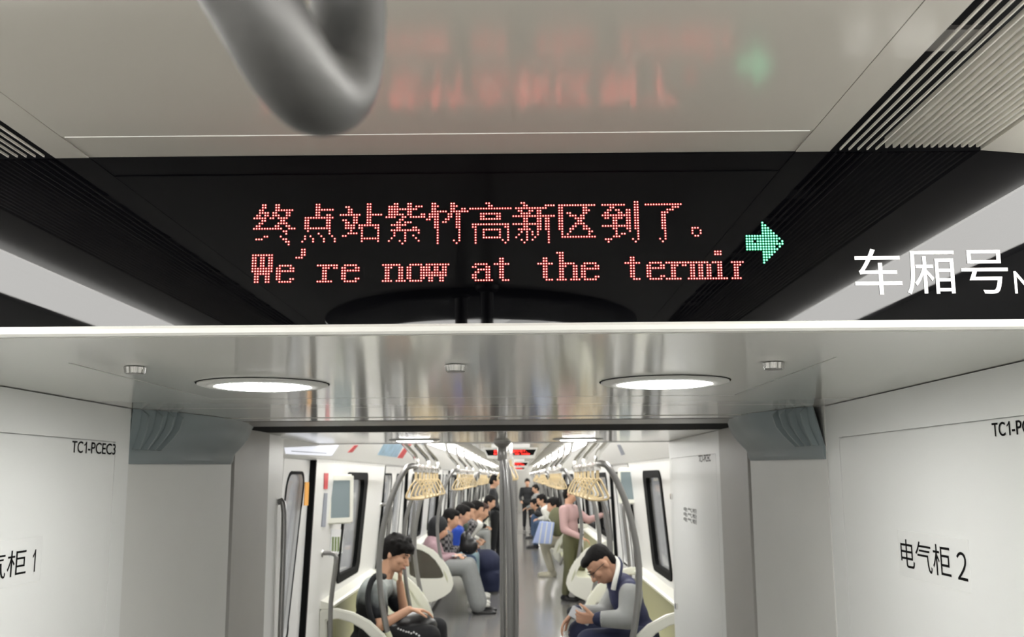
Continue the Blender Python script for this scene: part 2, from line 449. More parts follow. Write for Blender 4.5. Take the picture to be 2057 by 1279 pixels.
def wall_text(body, parent, side, x, pa, pb, ptop, pbot, m='letter_black', sticker=None):
    # pa/pb pixels of the left and right end on the base line
    A = U(*pa, X=x); B = U(*pb, X=x)
    r = Vector((0, -side, 0)); h = U(*ptop, X=x).z - U(*pbot, X=x).z
    if sticker:
        e = sticker
        zc = (A.z + B.z) / 2 
        y0, y1 = min(A.y, B.y) - e, max(A.y, B.y) + e
        MB().box(min(x, x - side * .0006), max(x, x - side * .0006), y0, y1, zc - e * .9, zc + h + e * .9).build('sticker', 'sticker', parent)
    w = abs(B.y - A.y)
    code(body, (x - side * .0006, A.y, (A.z + B.z) / 2), r, w, h, m, parent)
wall_text('TC1-PCEC3', DL, -1, -1.178, (143, 909), (231, 913), (190, 888), (190, 911))
p1 = U(73, 1146, X=-1.178); p0 = U(8, 1160, X=-1.178)
wl_len = (p1.y - p0.y); adv = 3.34 / 1.42   # characters to the left of the frame belong to the same label
zb = (U(40, 1155, X=-1.178).z); hh = U(40, 1103, X=-1.178).z - zb
full = wl_len * 2.15
lettering('电气柜', (-1.1774, p1.y - full, zb), (0, 1, 0), (0, 0, 1), full * .83, hh, 'letter_black', DL)
lettering('１', (-1.1774, p1.y - full * .075, zb + hh * .03), (0, 1, 0), (0, 0, 1), full * .045, hh * .88, 'letter_black', DL)
MB().box(-1.178, -1.1774, p1.y - full - .03, p1.y + .02, zb - .022, zb + hh + .025).build('sticker', 'sticker', DL)
a = U(1813, 1147, X=.968); b = U(1946, 1165, X=.968)
zb = (U(1813, 1141, X=.968).z + U(1946, 1166, X=.968).z) / 2; hh = (U(1830, 1090, X=.968).z - U(1830, 1148, X=.968).z)
lettering('电气柜', (.9674, a.y, zb), (0, -1, 0), (0, 0, 1), (a.y - b.y) * .78, hh, 'letter_black', DR)
lettering('２', (.9674, a.y - (a.y - b.y) * .865, zb + hh * .02), (0, -1, 0), (0, 0, 1), (a.y - b.y) * .135, hh * .86, 'letter_black', DR)
MB().box(.9674, .968, b.y - .012, a.y + .014, zb - .022, zb + hh + .02).build('sticker', 'sticker', DR)
a = U(1995, 877, X=.968); b = U(2052, 871, X=.968)
hh = (U(2000, 849, X=.968).z - U(2000, 877, X=.968).z)
code('TC1-PCEC4', (.9674, a.y, a.z), Vector((0, -1, 0)), (a.y - b.y) * 2.05, hh, 'letter_black', DR)

# second car: right cabinet, left post
pd = U(1434, 912, X=.962)
C2, D2 = cabinet(1, .962, 4.722, 6.30, 'white cabinet beyond the gangway on the right, next to the windows', (pd.z, 4.82, 6.22))
for (qx, qy) in ((1351, 997), (1361, 1217)):
    q = U(qx, qy, X=.962); MB().box(.948, .962, q.y - .02, q.y + .02, q.z - .018, q.z + .018).build('latch', 'chrome', D2, bevel=.003)
a = U(1404, 928, X=.962); b = U(1428, 926, X=.962)
lettering('TC1-PCEC', (.9614, a.y, a.z), (0, -1, 0), (0, 0, 1), abs(a.y - b.y), .035, 'letter_black', D2)
for k in range(3):
    a = U(1374, 1026 + k * 10, X=.962); b = U(1400, 1026 + k * 10, X=.962)
    lettering('电气柜', (.9614, a.y, a.z), (0, -1, 0), (0, 0, 1), abs(a.y - b.y), .024, 'letter_black', D2)
P2 = thing('end_post', 'narrow white end post left of the opening, beside the first door', 'post', (-1.195, 4.87, 0))
MB().box(-1.50, -1.195, 4.722, 5.035, 0, ZS - .002).build('post_body', 'white_paint', P2, bevel=.012)

# ================================================================ walls, doors, windows of the second car
door_spans = [(5.05, 6.56), (10.0, 12.1)]; bench_spans = [(7.25, 9.7), (12.5, 17.2)]
y = 17.7
while y < YEND - 8:
    door_spans.append((y, y + 1.9)); bench_spans.append((y + 2.35, y + 6.9)); y += 7.4
door_spans.append((y, YEND))
nwin = 0; ndoor = 0
def window(side, y0, y1, z0=.90, z1=1.76):
    global nwin
    nwin += 1
    t = sroot('window_%d' % nwin, (wx(side, 1.3), (y0 + y1) / 2, 1.3))
    o = rrect(y0, y1, z0, z1, .10); i = rrect(y0 + .07, y1 - .20, z0 + .06, z1 - .06, .07)
    fr = MB(); fr.ringprism(o, i, 'x', 0, .05)
    fr.v = [(wx(side, v[2]) - side * .012 + side * v[0], v[1], v[2]) for v in fr.v]
    fr.build('window_frame', 'black_rubber', t)
    g = MB(); g.prism(i, 'x', 0, .006); g.v = [(wx(side, v[2]) + side * (.02 + v[0]), v[1], v[2]) for v in g.v]
    g.build('pane', 'window_glass', t)
def door(side, y0, y1, detail=True):
    global ndoor
    ndoor += 1
    x = lambda z: wx(side, z) + side * .035
    t = sroot('door_%d' % ndoor, (x(1), (y0 + y1) / 2, 0))
    ym = (y0 + y1) / 2
    for (a, b) in ((y0 + .02, ym - .004), (ym + .004, y1 - .02)):
        o = rrect(a, b, .01, 1.86, .01); w = b - a
        i = rrect(a + w * .19, b - w * .19, .72, 1.74, .09)
        lf = MB(); lf.ringprism(o, i, 'x', 0, .035); lf.v = [(x(v[2]) + side * v[0], v[1], v[2]) for v in lf.v]
        d = lf.build('door_leaf', 'white_paint', t)
        o2 = rrect(a + w * .19 - .02, b - w * .19 + .02, .70, 1.76, .11)
        rb = MB(); rb.ringprism(o2, i, 'x', 0, .006); rb.v = [(x(v[2]) - side * v[0], v[1], v[2]) for v in rb.v]
        rb.build('window_seal', 'black_rubber', d)
        g = MB(); g.prism(i, 'x', 0, .006); g.v = [(x(v[2]) + side * (.02 + v[0]), v[1], v[2]) for v in g.v]
        g.build('pane', 'window_glass', d)
    for yy in (y0, y1):
        s2 = MB(); s2.box(0, .05, yy - .018, yy + .018, 0, 1.835); s2.v = [(wx(side, v[2]) - side * .002 + side * v[0], v[1], v[2]) for v in s2.v]
        s2.build('door_seal', 'black_rubber', t)
    return t
for s in (-1, 1):
    prev = 4.72
    for (a, b) in door_spans:
        if a > prev:
            # wall between doors with one or two windows
            wins = []
            if b == YEND: L = a - prev
            L = a - prev
            if L > 2: 
                n = 1 if L < 4 else 2
                for k in range(n):
                    c0 = prev + L * (k + .5) / n; wdt = min(1.75, L / n - .6); wins.append((c0 - wdt / 2, c0 + wdt / 2))
                if prev < 8: wins = [(7.80, 8.85)]
            yy = prev
            for (w0, w1) in wins:
                wall_piece(s, yy, w0, 0, 1.85); wall_piece(s, w0, w1, 0, .95); wall_piece(s, w0, w1, 1.71, 1.85); yy = w1
                window(s, w0 - .02, w1 + .02)
            wall_piece(s, yy, a, 0, 1.85)
        if b < YEND and not (s > 0 and a < 6): door(s, a, b)
        elif s > 0 and a < 6: wall_piece(s, a, b, 0, 1.85)
        else: wall_piece(s, a, YEND, 0, 1.85)
        prev = b
MB().box(-1.7, 1.5, YEND, YEND + .1, 0, 2.4).build('wall_far', 'gangway_panel_dark', kind='structure')

# ================================================================ LIGHTS
def light_strip(side, y0, y1, label, group=None, em='light_white'):
    t = thing('ceiling_light', label, 'light', (XC + side * 1.0, (y0 + y1) / 2, 2.17), group)
    pr_ = [(XC + side * .978, 2.198), (XC + side * .995, 2.178), (XC + side * 1.02, 2.155), (XC + side * 1.043, 2.136)]
    MB().sheet(pr_, y0, y1, (side * .02, .02)).build('diffuser', em, t)
    MB().sheet([(p[0] + side * .021, p[1] + .021) for p in pr_], y0, y1, (side * .03, .02)).build('housing', 'white_paint', t)
light_strip(-1, -3.9, 1.44, 'long white light strip reflected at the left of the black display', em='light_near')
light_strip(1, -3.9, 1.44, 'long white light strip reflected at the right of the black display', em='light_near')
yy = 6.35; kk = 0
OR2 = ['first', 'second', 'third', 'fourth', 'fifth', 'sixth', 'seventh', 'eighth', 'ninth']
while yy < YEND - .5:
    for s in (-1, 1):
        light_strip(s, yy, min(yy + 5.2, YEND - .1), 'white ceiling light strip along the %s side, %s one from the gangway' % ('left' if s < 0 else 'right', OR2[kk]), 'ceiling light strips along the %s side' % ('left' if s < 0 else 'right'))
    yy += 5.24; kk += 1
def downlight(p, label, r=.146, ri=.103):
    t = thing('downlight', label, 'light', (p.x, p.y, ZS))
    MB().lathe([(ri, -.002), (ri + .008, -.008), (r - .012, -.007), (r, -.0035), (r, 0), (r - .004, 0)], (p.x, p.y, ZS), 56).build('bezel', 'trim_white', t, True)
    MB().lathe([(0.001, -.0095), (ri - .01, -.0095), (ri + .001, -.0075), (ri + .001, -.004)], (p.x, p.y, ZS), 56).build('lens', 'down_white', t, True)
    MB().lathe([(r + .0015, -.0008), (r + .0035, -.0008), (r + .0035, 0)], (p.x, p.y, ZS), 56).build('shadow_gap', 'black_rubber', t)
downlight(U(529, 771, Z=ZS), 'round white downlight in the near glossy soffit, left one')
downlight(U(1335, 766, Z=ZS), 'round white downlight in the near glossy soffit, right one')
downlight(U(833, 883.5, Z=ZS), 'round downlight beyond the gangway, left one')
downlight(U(1161, 881.5, Z=ZS), 'round downlight beyond the gangway, right one')
# oval ceiling fitting behind the viewer, seen only in the black glass
t = thing('oval_ceiling_light', 'black oval ceiling fitting with white lens reflected low in the display', 'light', (XC, -.28, ZC))
MB().lathe([(.86, -.012), (1.0, -.012), (1.03, -.003), (1.03, -.001)], (XC, -.28, ZC), 64, .49, .64).build('rim', 'black_glass', t, True)
MB().lathe([(.001, -.006), (.87, -.006), (.87, -.001)], (XC, -.28, ZC), 64, .49, .64).build('dark_plate', 'black_rubber', t)
MB().lathe([(.001, -.012), (1.0, -.012), (1.0, -.006)], (XC, -.36, ZC), 48, .38, .28).build('lens', 'light_near', t)

# ================================================================ AIR GRILLES
def grille(side, y0, y1, label, n_open=5, fine=True):
    inner = -.716 if side < 0 else .486
    t = thing('air_grille', label, 'air grille', (inner, (y0 + y1) / 2, ZC))
    if not fine:
        x1 = XC + side * .835
        MB().box(min(inner, x1), max(inner, x1), y0, y1, ZC + .018, ZC + .022).build('back_plate', 'dark_void', t)
        for k in range(9):
            xx = inner + side * (.012 + k * .026); MB().box(xx - .003, xx + .003, y0, y1, ZC, ZC + .017).build('slat', 'louvre_white', t)
        return
    x = inner + side * .014
    for k in range(n_open):
        MB().box(x - .0010, x + .0010, y0, y1, ZC - .001, ZC + .0025).build('slat', 'louvre_white', t)
        x += side * .0138
    xo = x - side * .004
    MB().box(min(inner, xo), max(inner, xo), y0, y1, ZC + .075, ZC + .08).build('duct_plate', 'dark_void', t)
    yb = 1.10
    for w in (.06, .03, .07, .05, .05, .05, .06, .05):
        MB().box(min(inner, xo), max(inner, xo), yb, yb + w, ZC + .028, ZC + .034).build('cross_bar', 'grey_metal', t); yb -= .17
    pitch = (XC + side * .835 - x) / side / 13
    for k in range(13):
        xx = x + side * pitch * k
        MB().prism([(xx - side * .001, ZC + .001), (xx + side * .0022, ZC + .0005), (xx + side * .0045, ZC + .012), (xx + side * (pitch - .001), ZC + .013), (xx + side * (pitch - .001), ZC + .018), (xx - side * .001, ZC + .018)], 'y', y0, y1 - .004).build('slat', 'louvre_white', t)
grille(-1, -3.8, 1.452, 'slatted air grille at the near left edge of the ceiling')
grille(1, -3.8, 1.452, 'slatted air grille at the near right edge of the ceiling')
grille(-1, 6.4, YEND - .2, 'long slatted air grille on the left of the next car ceiling', fine=False)
grille(1, 6.4, YEND - .2, 'long slatted air grille on the right of the next car ceiling', fine=False)

# ================================================================ DISPLAY
LEDROWS = {}
def put(cx, cy, r, cols):
    for c in cols: LEDROWS.setdefault(cy + r, set()).add(cx + c)
def parse(s):
    out = []
    for part in s.split(','):
        if not part: continue
        if '-' in part: a, b = part.split('-'); out += list(range(int(a), int(b) + 1))
        else: out.append(int(part))
    return out
HAN = [
 '3,4,8,9/3,4,8,9/2,3,8-14/2-5,7,8,12,13/1,2,4,5,7-9,12,13/0-4,6,7,9-12/3,4,10,11/2,3,9-12/1,2,8,9,12,13/0-10,13-15/11,12/12/4,5,10/1-3,11,12/12,13/13',
 '7,8/7,8/7-13/7,8/7,8,11,12/3-13/3,4,11,12/3,4,11,12/3,4,11,12/3-12/4,12/8,12/3,5,9,13/3,6,10,14/2,6,10,14/',
 '10,11/2,3,10,11/3,4,10,11/3,4,10,11/0-7,10-15/5,6,10,11/1,2,5,6,10,11/2,3,5,6,10,11/2-5,7-14/2-5,7,8,13,14/4,8,14/3-6,8,14/1,2,8,14/8-14/8,14/',
 '4,5,9,10/2-5,9,10,12-14/2-12/2-5,9,10/2-7,9,10,14,15/1-4,7,8,10-15/6,7/5,6,8-10/3-8/5,6,11,12/3-13/4,8,13/4,8,11/3,8,12/2,6,8,13/7',
 '2,3,9,10/2-4,9-11/2,3,9,10,13,14/2-7,9-15/1-4,8,9,11,12/1-4,8,9,11,12/0,1,3,4,7,8,11,12/3,4,6,7,11,12/3,4,11,12/3,4,11,12/4,12/4,12/4,12/4,12/4,10,12/4,11',
 '6,7/7,8/0-15//4-11/4,5,10,11/4-11//1-14/1,2,13,14/2,5-11,14/2,5,11,14/2,5,11,14/2,5-11,14/2,12,14/2,13',
 '3,4/4,5,12-15/1-12/2,3,6,7,9,10/3-6,9,10/0-15/4,5,9,10,12,13/4,5,9,10,12,13/0-10,12,13/4,5,9,10,12,13/2-6,9,10,12,13/3,5,7,9,13/2,5,7,9,13/1,5,8,13/3,5,7,13/4,13',
 '/1-14/1,2,10,11/1,2,10-12/1,2,4,5,10,11/1,2,5-7,9,10/1,2,7-10/1,2,8,9/1,2,7-10/1,2,6,7,10,11/1,2,5,6,10-12/2,5,12,13/2,4,12/2-14//',
 '13,14/1-9,13,14/4,5,13,14/3,4,6,7,10,11,13,14/2,3,7,8,10,11,13,14/1-11,13,14/2,3,5-8,10,11,13,14/5,6,10,11,13,14/5,6,10,11,13,14/1-11,13,14/5,6,10,11,13,14/6,11,14/6,8,9,14/5-7,14/2-4,12,14/3,13',
 '/1-14/11-13/9-11/7-9/7,8/7,8/7,8/7,8/7,8/7,8/8/8/8/6,8/7',
 '//////////2-4/2,5/2,5/3,4//']
for i, h in enumerate(HAN):
    for r, s in enumerate(h.split('/')): put(16 * i, 0, r, parse(s))
E_ = {'e': {7: '2-6', 8: '1,2,6,7', 9: '1-7', 10: '1,2', 11: '1,2', 12: '1,2,6,7', 13: '2-6'},
 'W': {3: '0-7', 4: '0,1,3,4,6,7', 5: '0,1,3,4,6,7', 6: '0,1,3,4,6,7', 7: '0,1,3,4,6,7', 8: '0-7', 9: '0-7', 10: '1-6', 11: '1,2,5,6', 12: '1,2,5,6', 13: '1,2,5,6'},
 "'": {1: '2,3', 2: '2,3', 3: '2,3', 4: '0-2'},
 'r': {7: '0-7', 8: '2-4,6,7', 9: '2,3', 10: '2,3', 11: '2,3', 12: '2,3', 13: '0-5'},
 'n': {7: '0-6', 8: '1-3,6,7', 9: '1,2,6,7', 10: '1,2,6,7', 11: '1,2,6,7', 12: '1,2,6,7', 13: '0-3,5-8'},
 'o': {7: '2-6', 8: '1,2,6,7', 9: '1,2,6,7', 10: '1,2,6,7', 11: '1,2,6,7', 12: '1,2,6,7', 13: '2-6'},
 'w': {7: '0-8', 8: '0,1,3,4,6,7', 9: '0,1,3,4,6,7', 10: '0-7', 11: '0-7', 12: '1,2,5,6', 13: '1,2,5,6'},
 'a': {7: '2-6', 8: '1,2,6,7', 9: '3-7', 10: '2,3,6,7', 11: '1,2,6,7', 12: '1,2,6,7', 13: '2-8'},
 't': {5: '3,4', 6: '3,4', 7: '1-6', 8: '3,4', 9: '3,4', 10: '3,4', 11: '3,4', 12: '3,4', 13: '4-6'},
 'h': {3: '0-2', 4: '1,2', 5: '1,2', 6: '1,2', 7: '1-6', 8: '1-3,6,7', 9: '1,2,6,7', 10: '1,2,6,7', 11: '1,2,6,7', 12: '1,2,6,7', 13: '0-3,5-8'},
 'm': {7: '0-7', 8: '1,2,4,5,7,8', 9: '1,2,4,5,7,8', 10: '1,2,4,5,7,8', 11: '1,2,4,5,7,8', 12: '1,2,4,5,7,8', 13: '0-8'},
 'i': {3: '2-4', 4: '2-4', 7: '1-4', 8: '3,4', 9: '3,4', 10: '3,4', 11: '3,4', 12: '3,4', 13: '1-6'},
 'n2': {7: '0-4', 8: '1-3', 9: '1,2', 10: '1,2', 11: '1,2', 12: '1,2', 13: '0-3'}}
for i, ch in enumerate(list("We're now at the termi") + ['n2']):
    if ch == ' ': continue
    for r, s in E_[ch].items(): put(8 * i, 16, r, parse(s))
ARROW = ['6', '6,7', '6-8', '6-9', '6-10', '0-11', '0-12', '0-2,4-11,13', '0-13', '0-10,12', '0-11', '6-10', '6-9', '6-8', '6,7', '6']
PITCH = .004147; LX = -.4024; LZ = 2.1347
def leds(cells, r, n, y, x0, z0, pitch, pz=None):
    mb = MB(); pz = pz or pitch * 1.003
    for (c, rr) in cells:
        x = x0 + c * pitch; z = z0 - rr * pz
        mb.add([(x + r * math.cos(2 * math.pi * k / n), y, z + r * math.sin(2 * math.pi * k / n)) for k in range(n)] + [(x, y - r * .35, z)],
               [(k, (k + 1) % n, n) for k in range(n)])
    return mb
D = thing('led_display', 'wide black glass destination display with red dot lettering and green arrow', 'display', (XC, YF, 2.08))
MB().box(-1.6, 1.4, YF, YF + .012, 1.9478, 2.2125).build('glass_panel', 'black_glass', D)
red = [(c, r) for r, cs in LEDROWS.items() for c in cs]
grn = [(182 + c, 8 + r) for r, s in enumerate(ARROW) for c in parse(s)]
rim = MB(); core = MB()
r1 = leds(red, .0021, 8, YF - .0003, LX, LZ, PITCH); r1.build('dot_halo', 'led_red_glow', D, kind='stuff')  # wider discs behind the dots imitate their light spill
r2 = leds(red, .00088, 8, YF - .0010, LX, LZ, PITCH); o_red = r2.build('red_dots', 'led_red', D, kind='stuff')
g1 = leds(grn, .0022, 8, YF - .0003, LX - .0006, LZ - .0012, PITCH); g1.build('dot_halo', 'led_green_glow', D, kind='stuff')
g2 = leds(grn, .00125, 8, YF - .0010, LX - .0006, LZ - .0012, PITCH); g2.build('green_dots', 'led_green', D, kind='stuff')
a = U(1719, 592, Y=YF); b = U(2028, 588, Y=YF); h = U(1860, 500, Y=YF).z - U(1860, 592, Y=YF).z
lettering('车厢号', (a.x, YF - .0004, a.z), (1, 0, 0), (0, 0, 1), b.x - a.x, h, 'letter_white', D)
a = U(2039, 590, Y=YF); h = U(2045, 545, Y=YF).z - U(2045, 590, Y=YF).z
lettering('No.', (a.x, YF - .0004, a.z), (1, 0, 0), (0, 0, 1), .062, h, 'letter_white', D)

# far hanging displays
def far_display(y, zc, label):
    t = thing('led_display', label, 'display', (XC, y, zc))
    w0, w1 = .43, .36
    MB().prism([(XC - w0, zc + .075), (XC + w0, zc + .075), (XC + w1, zc - .095), (XC - w1, zc - .095)], 'y', y, y + .3).build('housing', 'trim_white', t, bevel=.01)
    MB().prism([(XC - w0 + .03, zc + .045), (XC + w0 - .03, zc + .045), (XC + w1 - .005, zc - .045), (XC - w1 + .005, zc - .045)], 'y', y - .004, y - .001).build('glass_panel', 'black_glass', t)
    q = [(c, r) for (c, r) in red]
    leds(q, .0021, 6, y - .006, XC - .26, zc + .035, .0031, .0023).build('red_dots', 'led_far', t, kind='stuff')
    MB().box(XC - .3, XC + .3, y + .03, y + .27, zc + .075, ZC).build('hanger_box', 'white_paint', t)
far_display(15.4, 2.085, 'hanging display with red lettering beyond the centre pole, nearest one')
far_display(28.5, 2.06, 'small hanging display with red lettering, second one down the train')
far_display(42, 2.05, 'tiny hanging display with red lettering, farthest down the train')

# ================================================================ small soffit fittings
for (px, py, l) in ((271, 737, 'left'), (915, 733, 'middle'), (1554, 728, 'right')):
    p = U(px, py, Z=ZS)
    t = thing('hatch_lock', 'fluted chrome lock knob on the glossy soffit, %s one of three' % l, 'knob', (p.x, p.y, ZS))
    MB().lathe([(.0188, 0), (.0198, -.0008), (.0178, -.0120), (.0160, -.0128)], (p.x, p.y, ZS), 96, flute=.05, nf=12).build('knob_body', 'knob_chrome', t, True)
    MB().lathe([(.016, -.0126), (.0155, -.0135), (.004, -.014)], (p.x, p.y, ZS), 24).build('knob_face', 'grey_metal', t, True)

# ================================================================ FOREGROUND HANDLE
t = thing('overhead_grab_loop', 'curved brushed steel grab loop hanging close overhead at the top', 'grab loop', U(650, -300, Y=.40))
def uc(px, py, d):   # pixel at camera depth
    v = Vector((px - CX, py - CY, FP)) * (d / FP)
    return EYE + Vector((v.dot(dX), v.dot(dY), v.dot(dZ)))
ctl = [(250, -420, .36), (330, -270, .35), (425, -130, .348), (506, 0, .352), (556, 88, .357), (600, 155, .366), (640, 188, .380), (672, 180, .398), (690, 132, .412), (698, 64, .424), (699, -20, .432), (695, -160, .44), (690, -420, .45)]
C_ = [uc(*c) for c in ctl]
def catmull(P, n=6):
    out = []
    for i in range(len(P) - 1):
        p0, p1, p2, p3 = P[max(i - 1, 0)], P[i], P[i + 1], P[min(i + 2, len(P) - 1)]
        for k in range(n):
            u = k / n
            out.append(.5 * ((2 * p1) + (p2 - p0) * u + (2 * p0 - 5 * p1 + 4 * p2 - p3) * u * u + (3 * p1 - p0 - 3 * p2 + p3) * u ** 3))
    return out + [P[-1]]
cv = catmull(C_)
cv = [Vector((cv[0].x - .01, cv[0].y + .0, ZC))] + cv + [Vector((cv[-1].x, cv[-1].y, ZC))]
MB().tube(cv, .0165, 32).build('handle_tube', 'steel', t, True)
for c in (cv[0], cv[-1]):
    MB().lathe([(.016, -.02), (.03, -.012), (.032, -.001)], (c.x, c.y, ZC), 24).build('flange', 'steel', t, True)

# ================================================================ CENTRE POLES
def centre_pole(x, y, label, group=None):
    t = thing('centre_pole', label, 'pole', (x, y, 0), group)
    MB().tube([(x, y, 0), (x, y, 1.0), (x, y, ZS if y < 6.3 else ZC)], .019, 14).build('main_tube', 'steel_pole', t, True)
    zb = .12; zt = 1.86 if y < 6.3 else 1.95
    for k, (dx, dy) in enumerate(((.078, .05), (.042, -.06))):
        P = []
        for i in range(17):
            u = i / 16; z = zb + (zt - zb) * u; b = math.sin(math.pi * min(1, max(0, u))) ** .45
            P.append((x + dx * b, y + dy * b, z))
        MB().tube(P, .019, 12).build('branch', 'steel_pole', t, True)
    for z in (zt, .14):
        MB().lathe([(.026, -.045), (.03, -.04), (.03, .04), (.026, .045)], (x, y, z), 20).build('collar', 'grey_metal', t, True)
    MB().lathe([(.03, -.03), (.055, -.01), (.055, 0)], (x, y, ZS if y < 6.3 else ZC), 24).build('flange', 'grey_metal', t, True)
centre_pole(-.099, 6.2, 'steel centre pole with three branches standing just beyond the gangway')
for k, y in enumerate((11.0, 18.7, 26, 34)):
    centre_pole(XC, y, 'steel centre pole further down the aisle, %s one behind the nearest' % ['first', 'second', 'third', 'fourth'][k], 'far centre poles in a line down the aisle')

# ================================================================ BENCHES
def arcpts(c, r0, r1, a0, a1, n):
    return [(c[0] + r0 * math.cos(math.radians(a0 + (a1 - a0) * k / n)), c[1] + r1 * math.sin(math.radians(a0 + (a1 - a0) * k / n))) for k in range(n + 1)]
def partition(side, y, parent, inset=None, h=.90):
    # outline in (distance from wall, z)
    W_ = hw(.6)
    out = [(0, h), (.12, h + .01), (.24, h - .02), (.36, h - .08), (.46, h - .17), (.545, h - .29), (.60, h - .42), (.615, h - .50), (.585, h - .58), (.50, h - .645), (.38, h - .70), (.2, h - .73), (0, h - .74)]
    inn = [(.05, h - .07), (.13, h - .06), (.22, h - .085), (.31, h - .135), (.385, h - .205), (.45, h - .30), (.485, h - .37), (.49, h - .40), (.47, h - .42), (.40, h - .425), (.28, h - .425), (.15, h - .42), (.07, h - .38)]
    f = lambda p: (XC + side * (W_ - p[0]), p[1])
    MB().ringprism([f(p) for p in out], [f(p) for p in inn], 'y', y - .025, y + .025).build('partition', 'cream_plastic', parent, bevel=.008)
    if inset: MB().prism([f(p) for p in inn], 'y', y - .006, y + .006).build('partition_inset', inset, parent)
mat('window_glass_dark', (.10, .09, .07), .1, alpha=.75)
def bench(side, y0, y1, label, ins=(None, None)):
    t = thing('bench', label, 'bench', (XC + side * 1.05, (y0 + y1) / 2, 0))
    X = lambda d: XC + side * (hw(.6) - d)
    # upright back with pale ledge on top
    MB().sheet([(X(.005), .25), (X(.09), .47), (X(.075), .79)], y0, y1, (side * .02, 0)).build('backrest', 'olive', t)
    MB().prism([(X(-.01), .79), (X(.085), .79), (X(.09), .81), (X(.08), .825), (X(-.01), .85)], 'y', y0, y1).build('ledge', 'cream_plastic', t)
    MB().prism([(X(.0), .04), (X(.30), .04), (X(.40), .33), (X(.0), .33)], 'y', y0 + .04, y1 - .04).build('base', 'white_paint', t)
    n = max(1, round((y1 - y0) / .49)); w = (y1 - y0) / n
    for k in range(n):
        a, b = y0 + k * w + .008, y0 + (k + 1) * w - .008
        mb = MB(); pr_ = [(.085, .43), (.14, .405), (.30, .40), (.42, .415), (.475, .43), (.50, .415), (.49, .385), (.3, .35), (.09, .36)]
        m_ = 7; nn = len(pr_)
        for i in range(m_):
            u = i / (m_ - 1); yy_ = a + (b - a) * u; dip = math.sin(math.pi * u) * .018
            mb.v += [(X(d), yy_, z - (dip if j < 5 else 0) + .012) for j, (d, z) in enumerate(pr_)]
        for i in range(m_ - 1):
            for j in range(nn): mb.f.append((i * nn + j, i * nn + (j + 1) % nn, (i + 1) * nn + (j + 1) % nn, (i + 1) * nn + j))
        mb.f += [tuple(range(nn)), tuple((m_ - 1) * nn + j for j in range(nn - 1, -1, -1))]
        mb.build('seat', 'olive_light', t, True)
    hh = .84 if y0 < 8 else .90
    partition(side, y0, t, ins[0], .785 if y0 < 8 and side < 0 else hh); partition(side, y1, t, ins[1], hh)
    return t
names = ['first', 'second', 'third', 'fourth', 'fifth', 'sixth']
BS = {-1: [(7.25, 9.7)] + bench_spans[1:], 1: [(6.62, 9.7)] + bench_spans[1:]}
for s in (-1, 1):
    for k, (a, b) in enumerate(BS[s]):
        bench(s, a, b, 'olive and cream bench along the %s wall, %s one from the gangway' % ('left' if s < 0 else 'right', names[min(k, 5)]),
              (None, 'cream_plastic') if s < 0 and k == 0 else ('window_glass_dark', 'cream_plastic') if s < 0 else (None, None) if k < 2 else ('window_glass_dark', 'cream_plastic'))

# ================================================================ GRAB RAILS AND STRAPS
def catmull2(P, n=5): return catmull([Vector(p) for p in P], n)
def rail_set(side, y0, y1, label):
    t = thing('grab_rail', label, 'grab rail', (XC + side * .7, (y0 + y1) / 2, 1.80))
    xr = XC + side * .66; xb = XC + side * .90; xf = XC + side * .83
    MB().tube([(xr, y0 + .05, 1.80), (xr, y1 - .05, 1.80)], .016, 10).build('rail', 'chrome', t, True)
    for y, d in ((y0, 1), (y1, -1)):
        P = [(xr, y + d * .10, 1.80), (XC + side * .675, y + d * .02, 1.80), (XC + side * .715, y, 1.775), (XC + side * .78, y, 1.66), (XC + side * .845, y, 1.48), (XC + side * .89, y, 1.25), (XC + side * .90, y, 1.05), (XC + side * .875, y, .82), (XC + side * .835, y, .62)]
        MB().tube(catmull2(P), .0215, 12).build('curved_pole', 'steel_pole', t, True)
        MB().tube([(XC + side * .835, y, .62), (XC + side * .79, y, .50), (XC + side * .74, y, .36)], [.024, .029, .023], 10).build('pole_sleeve', 'olive_light', t, True)
    n = 3
    for k in range(n):
        y = y0 + .25 + (y1 - y0 - .5) * k / (n - 1)
        MB().tube(catmull2([(xr, y, 1.80), (xr + side * .01, y, 1.87), (xr + side * .06, y, 1.93), (xr + side * .13, y, 2.02), (xr + side * .17, y, 2.19)]), .019, 8).build('ceiling_bracket', 'chrome', t, True)
    ym = (y0 + y1) / 2
    MB().tube(catmull2([(xr, ym, 1.80), (XC + side * .76, ym, 1.62), (XC + side * .85, ym, 1.35), (XC + side * .86, ym, 1.0), (XC + side * .80, ym, .62), (XC + side * .72, ym, .42)]), .017, 10).build('mid_pole', 'steel_pole', t, True)
    return t
strap0 = None
ORD = ['first', 'second', 'third', 'fourth', 'fifth', 'sixth', 'seventh', 'eighth', 'ninth']
def strap(x, y, z, label, group):
    global strap0
    if strap0 is None:
        t = thing('strap_handle', label, 'strap handle', (x, y, z), group)
        MB().box(x - .021, x + .021, y - .019, y + .019, z - .045, z + .019).build('strap_clip', 'chrome', t, bevel=.006)
        MB().prism([(x - .011, z - .045), (x + .011, z - .045), (x + .011, z - .115), (x - .011, z - .115)], 'y', y - .004, y + .004).build('strap_web', 'strap_tan', t)
        tri = catmull2([(x, y, z - .10), (x + .022, y, z - .115), (x + .058, y, z - .19), (x + .072, y, z - .225), (x + .06, y, z - .242), (x, y, z - .246), (x - .06, y, z - .242), (x - .072, y, z - .225), (x - .058, y, z - .19), (x - .022, y, z - .115)], 2)[:-1]
        MB().tube(tri, .0080, 8, True).build('handle_loop', 'strap_tan', t, True)
        strap0 = t; return t
    t = copy_tree(strap0); t.location = (x, y, z); t['label'] = label; t['group'] = group; return t
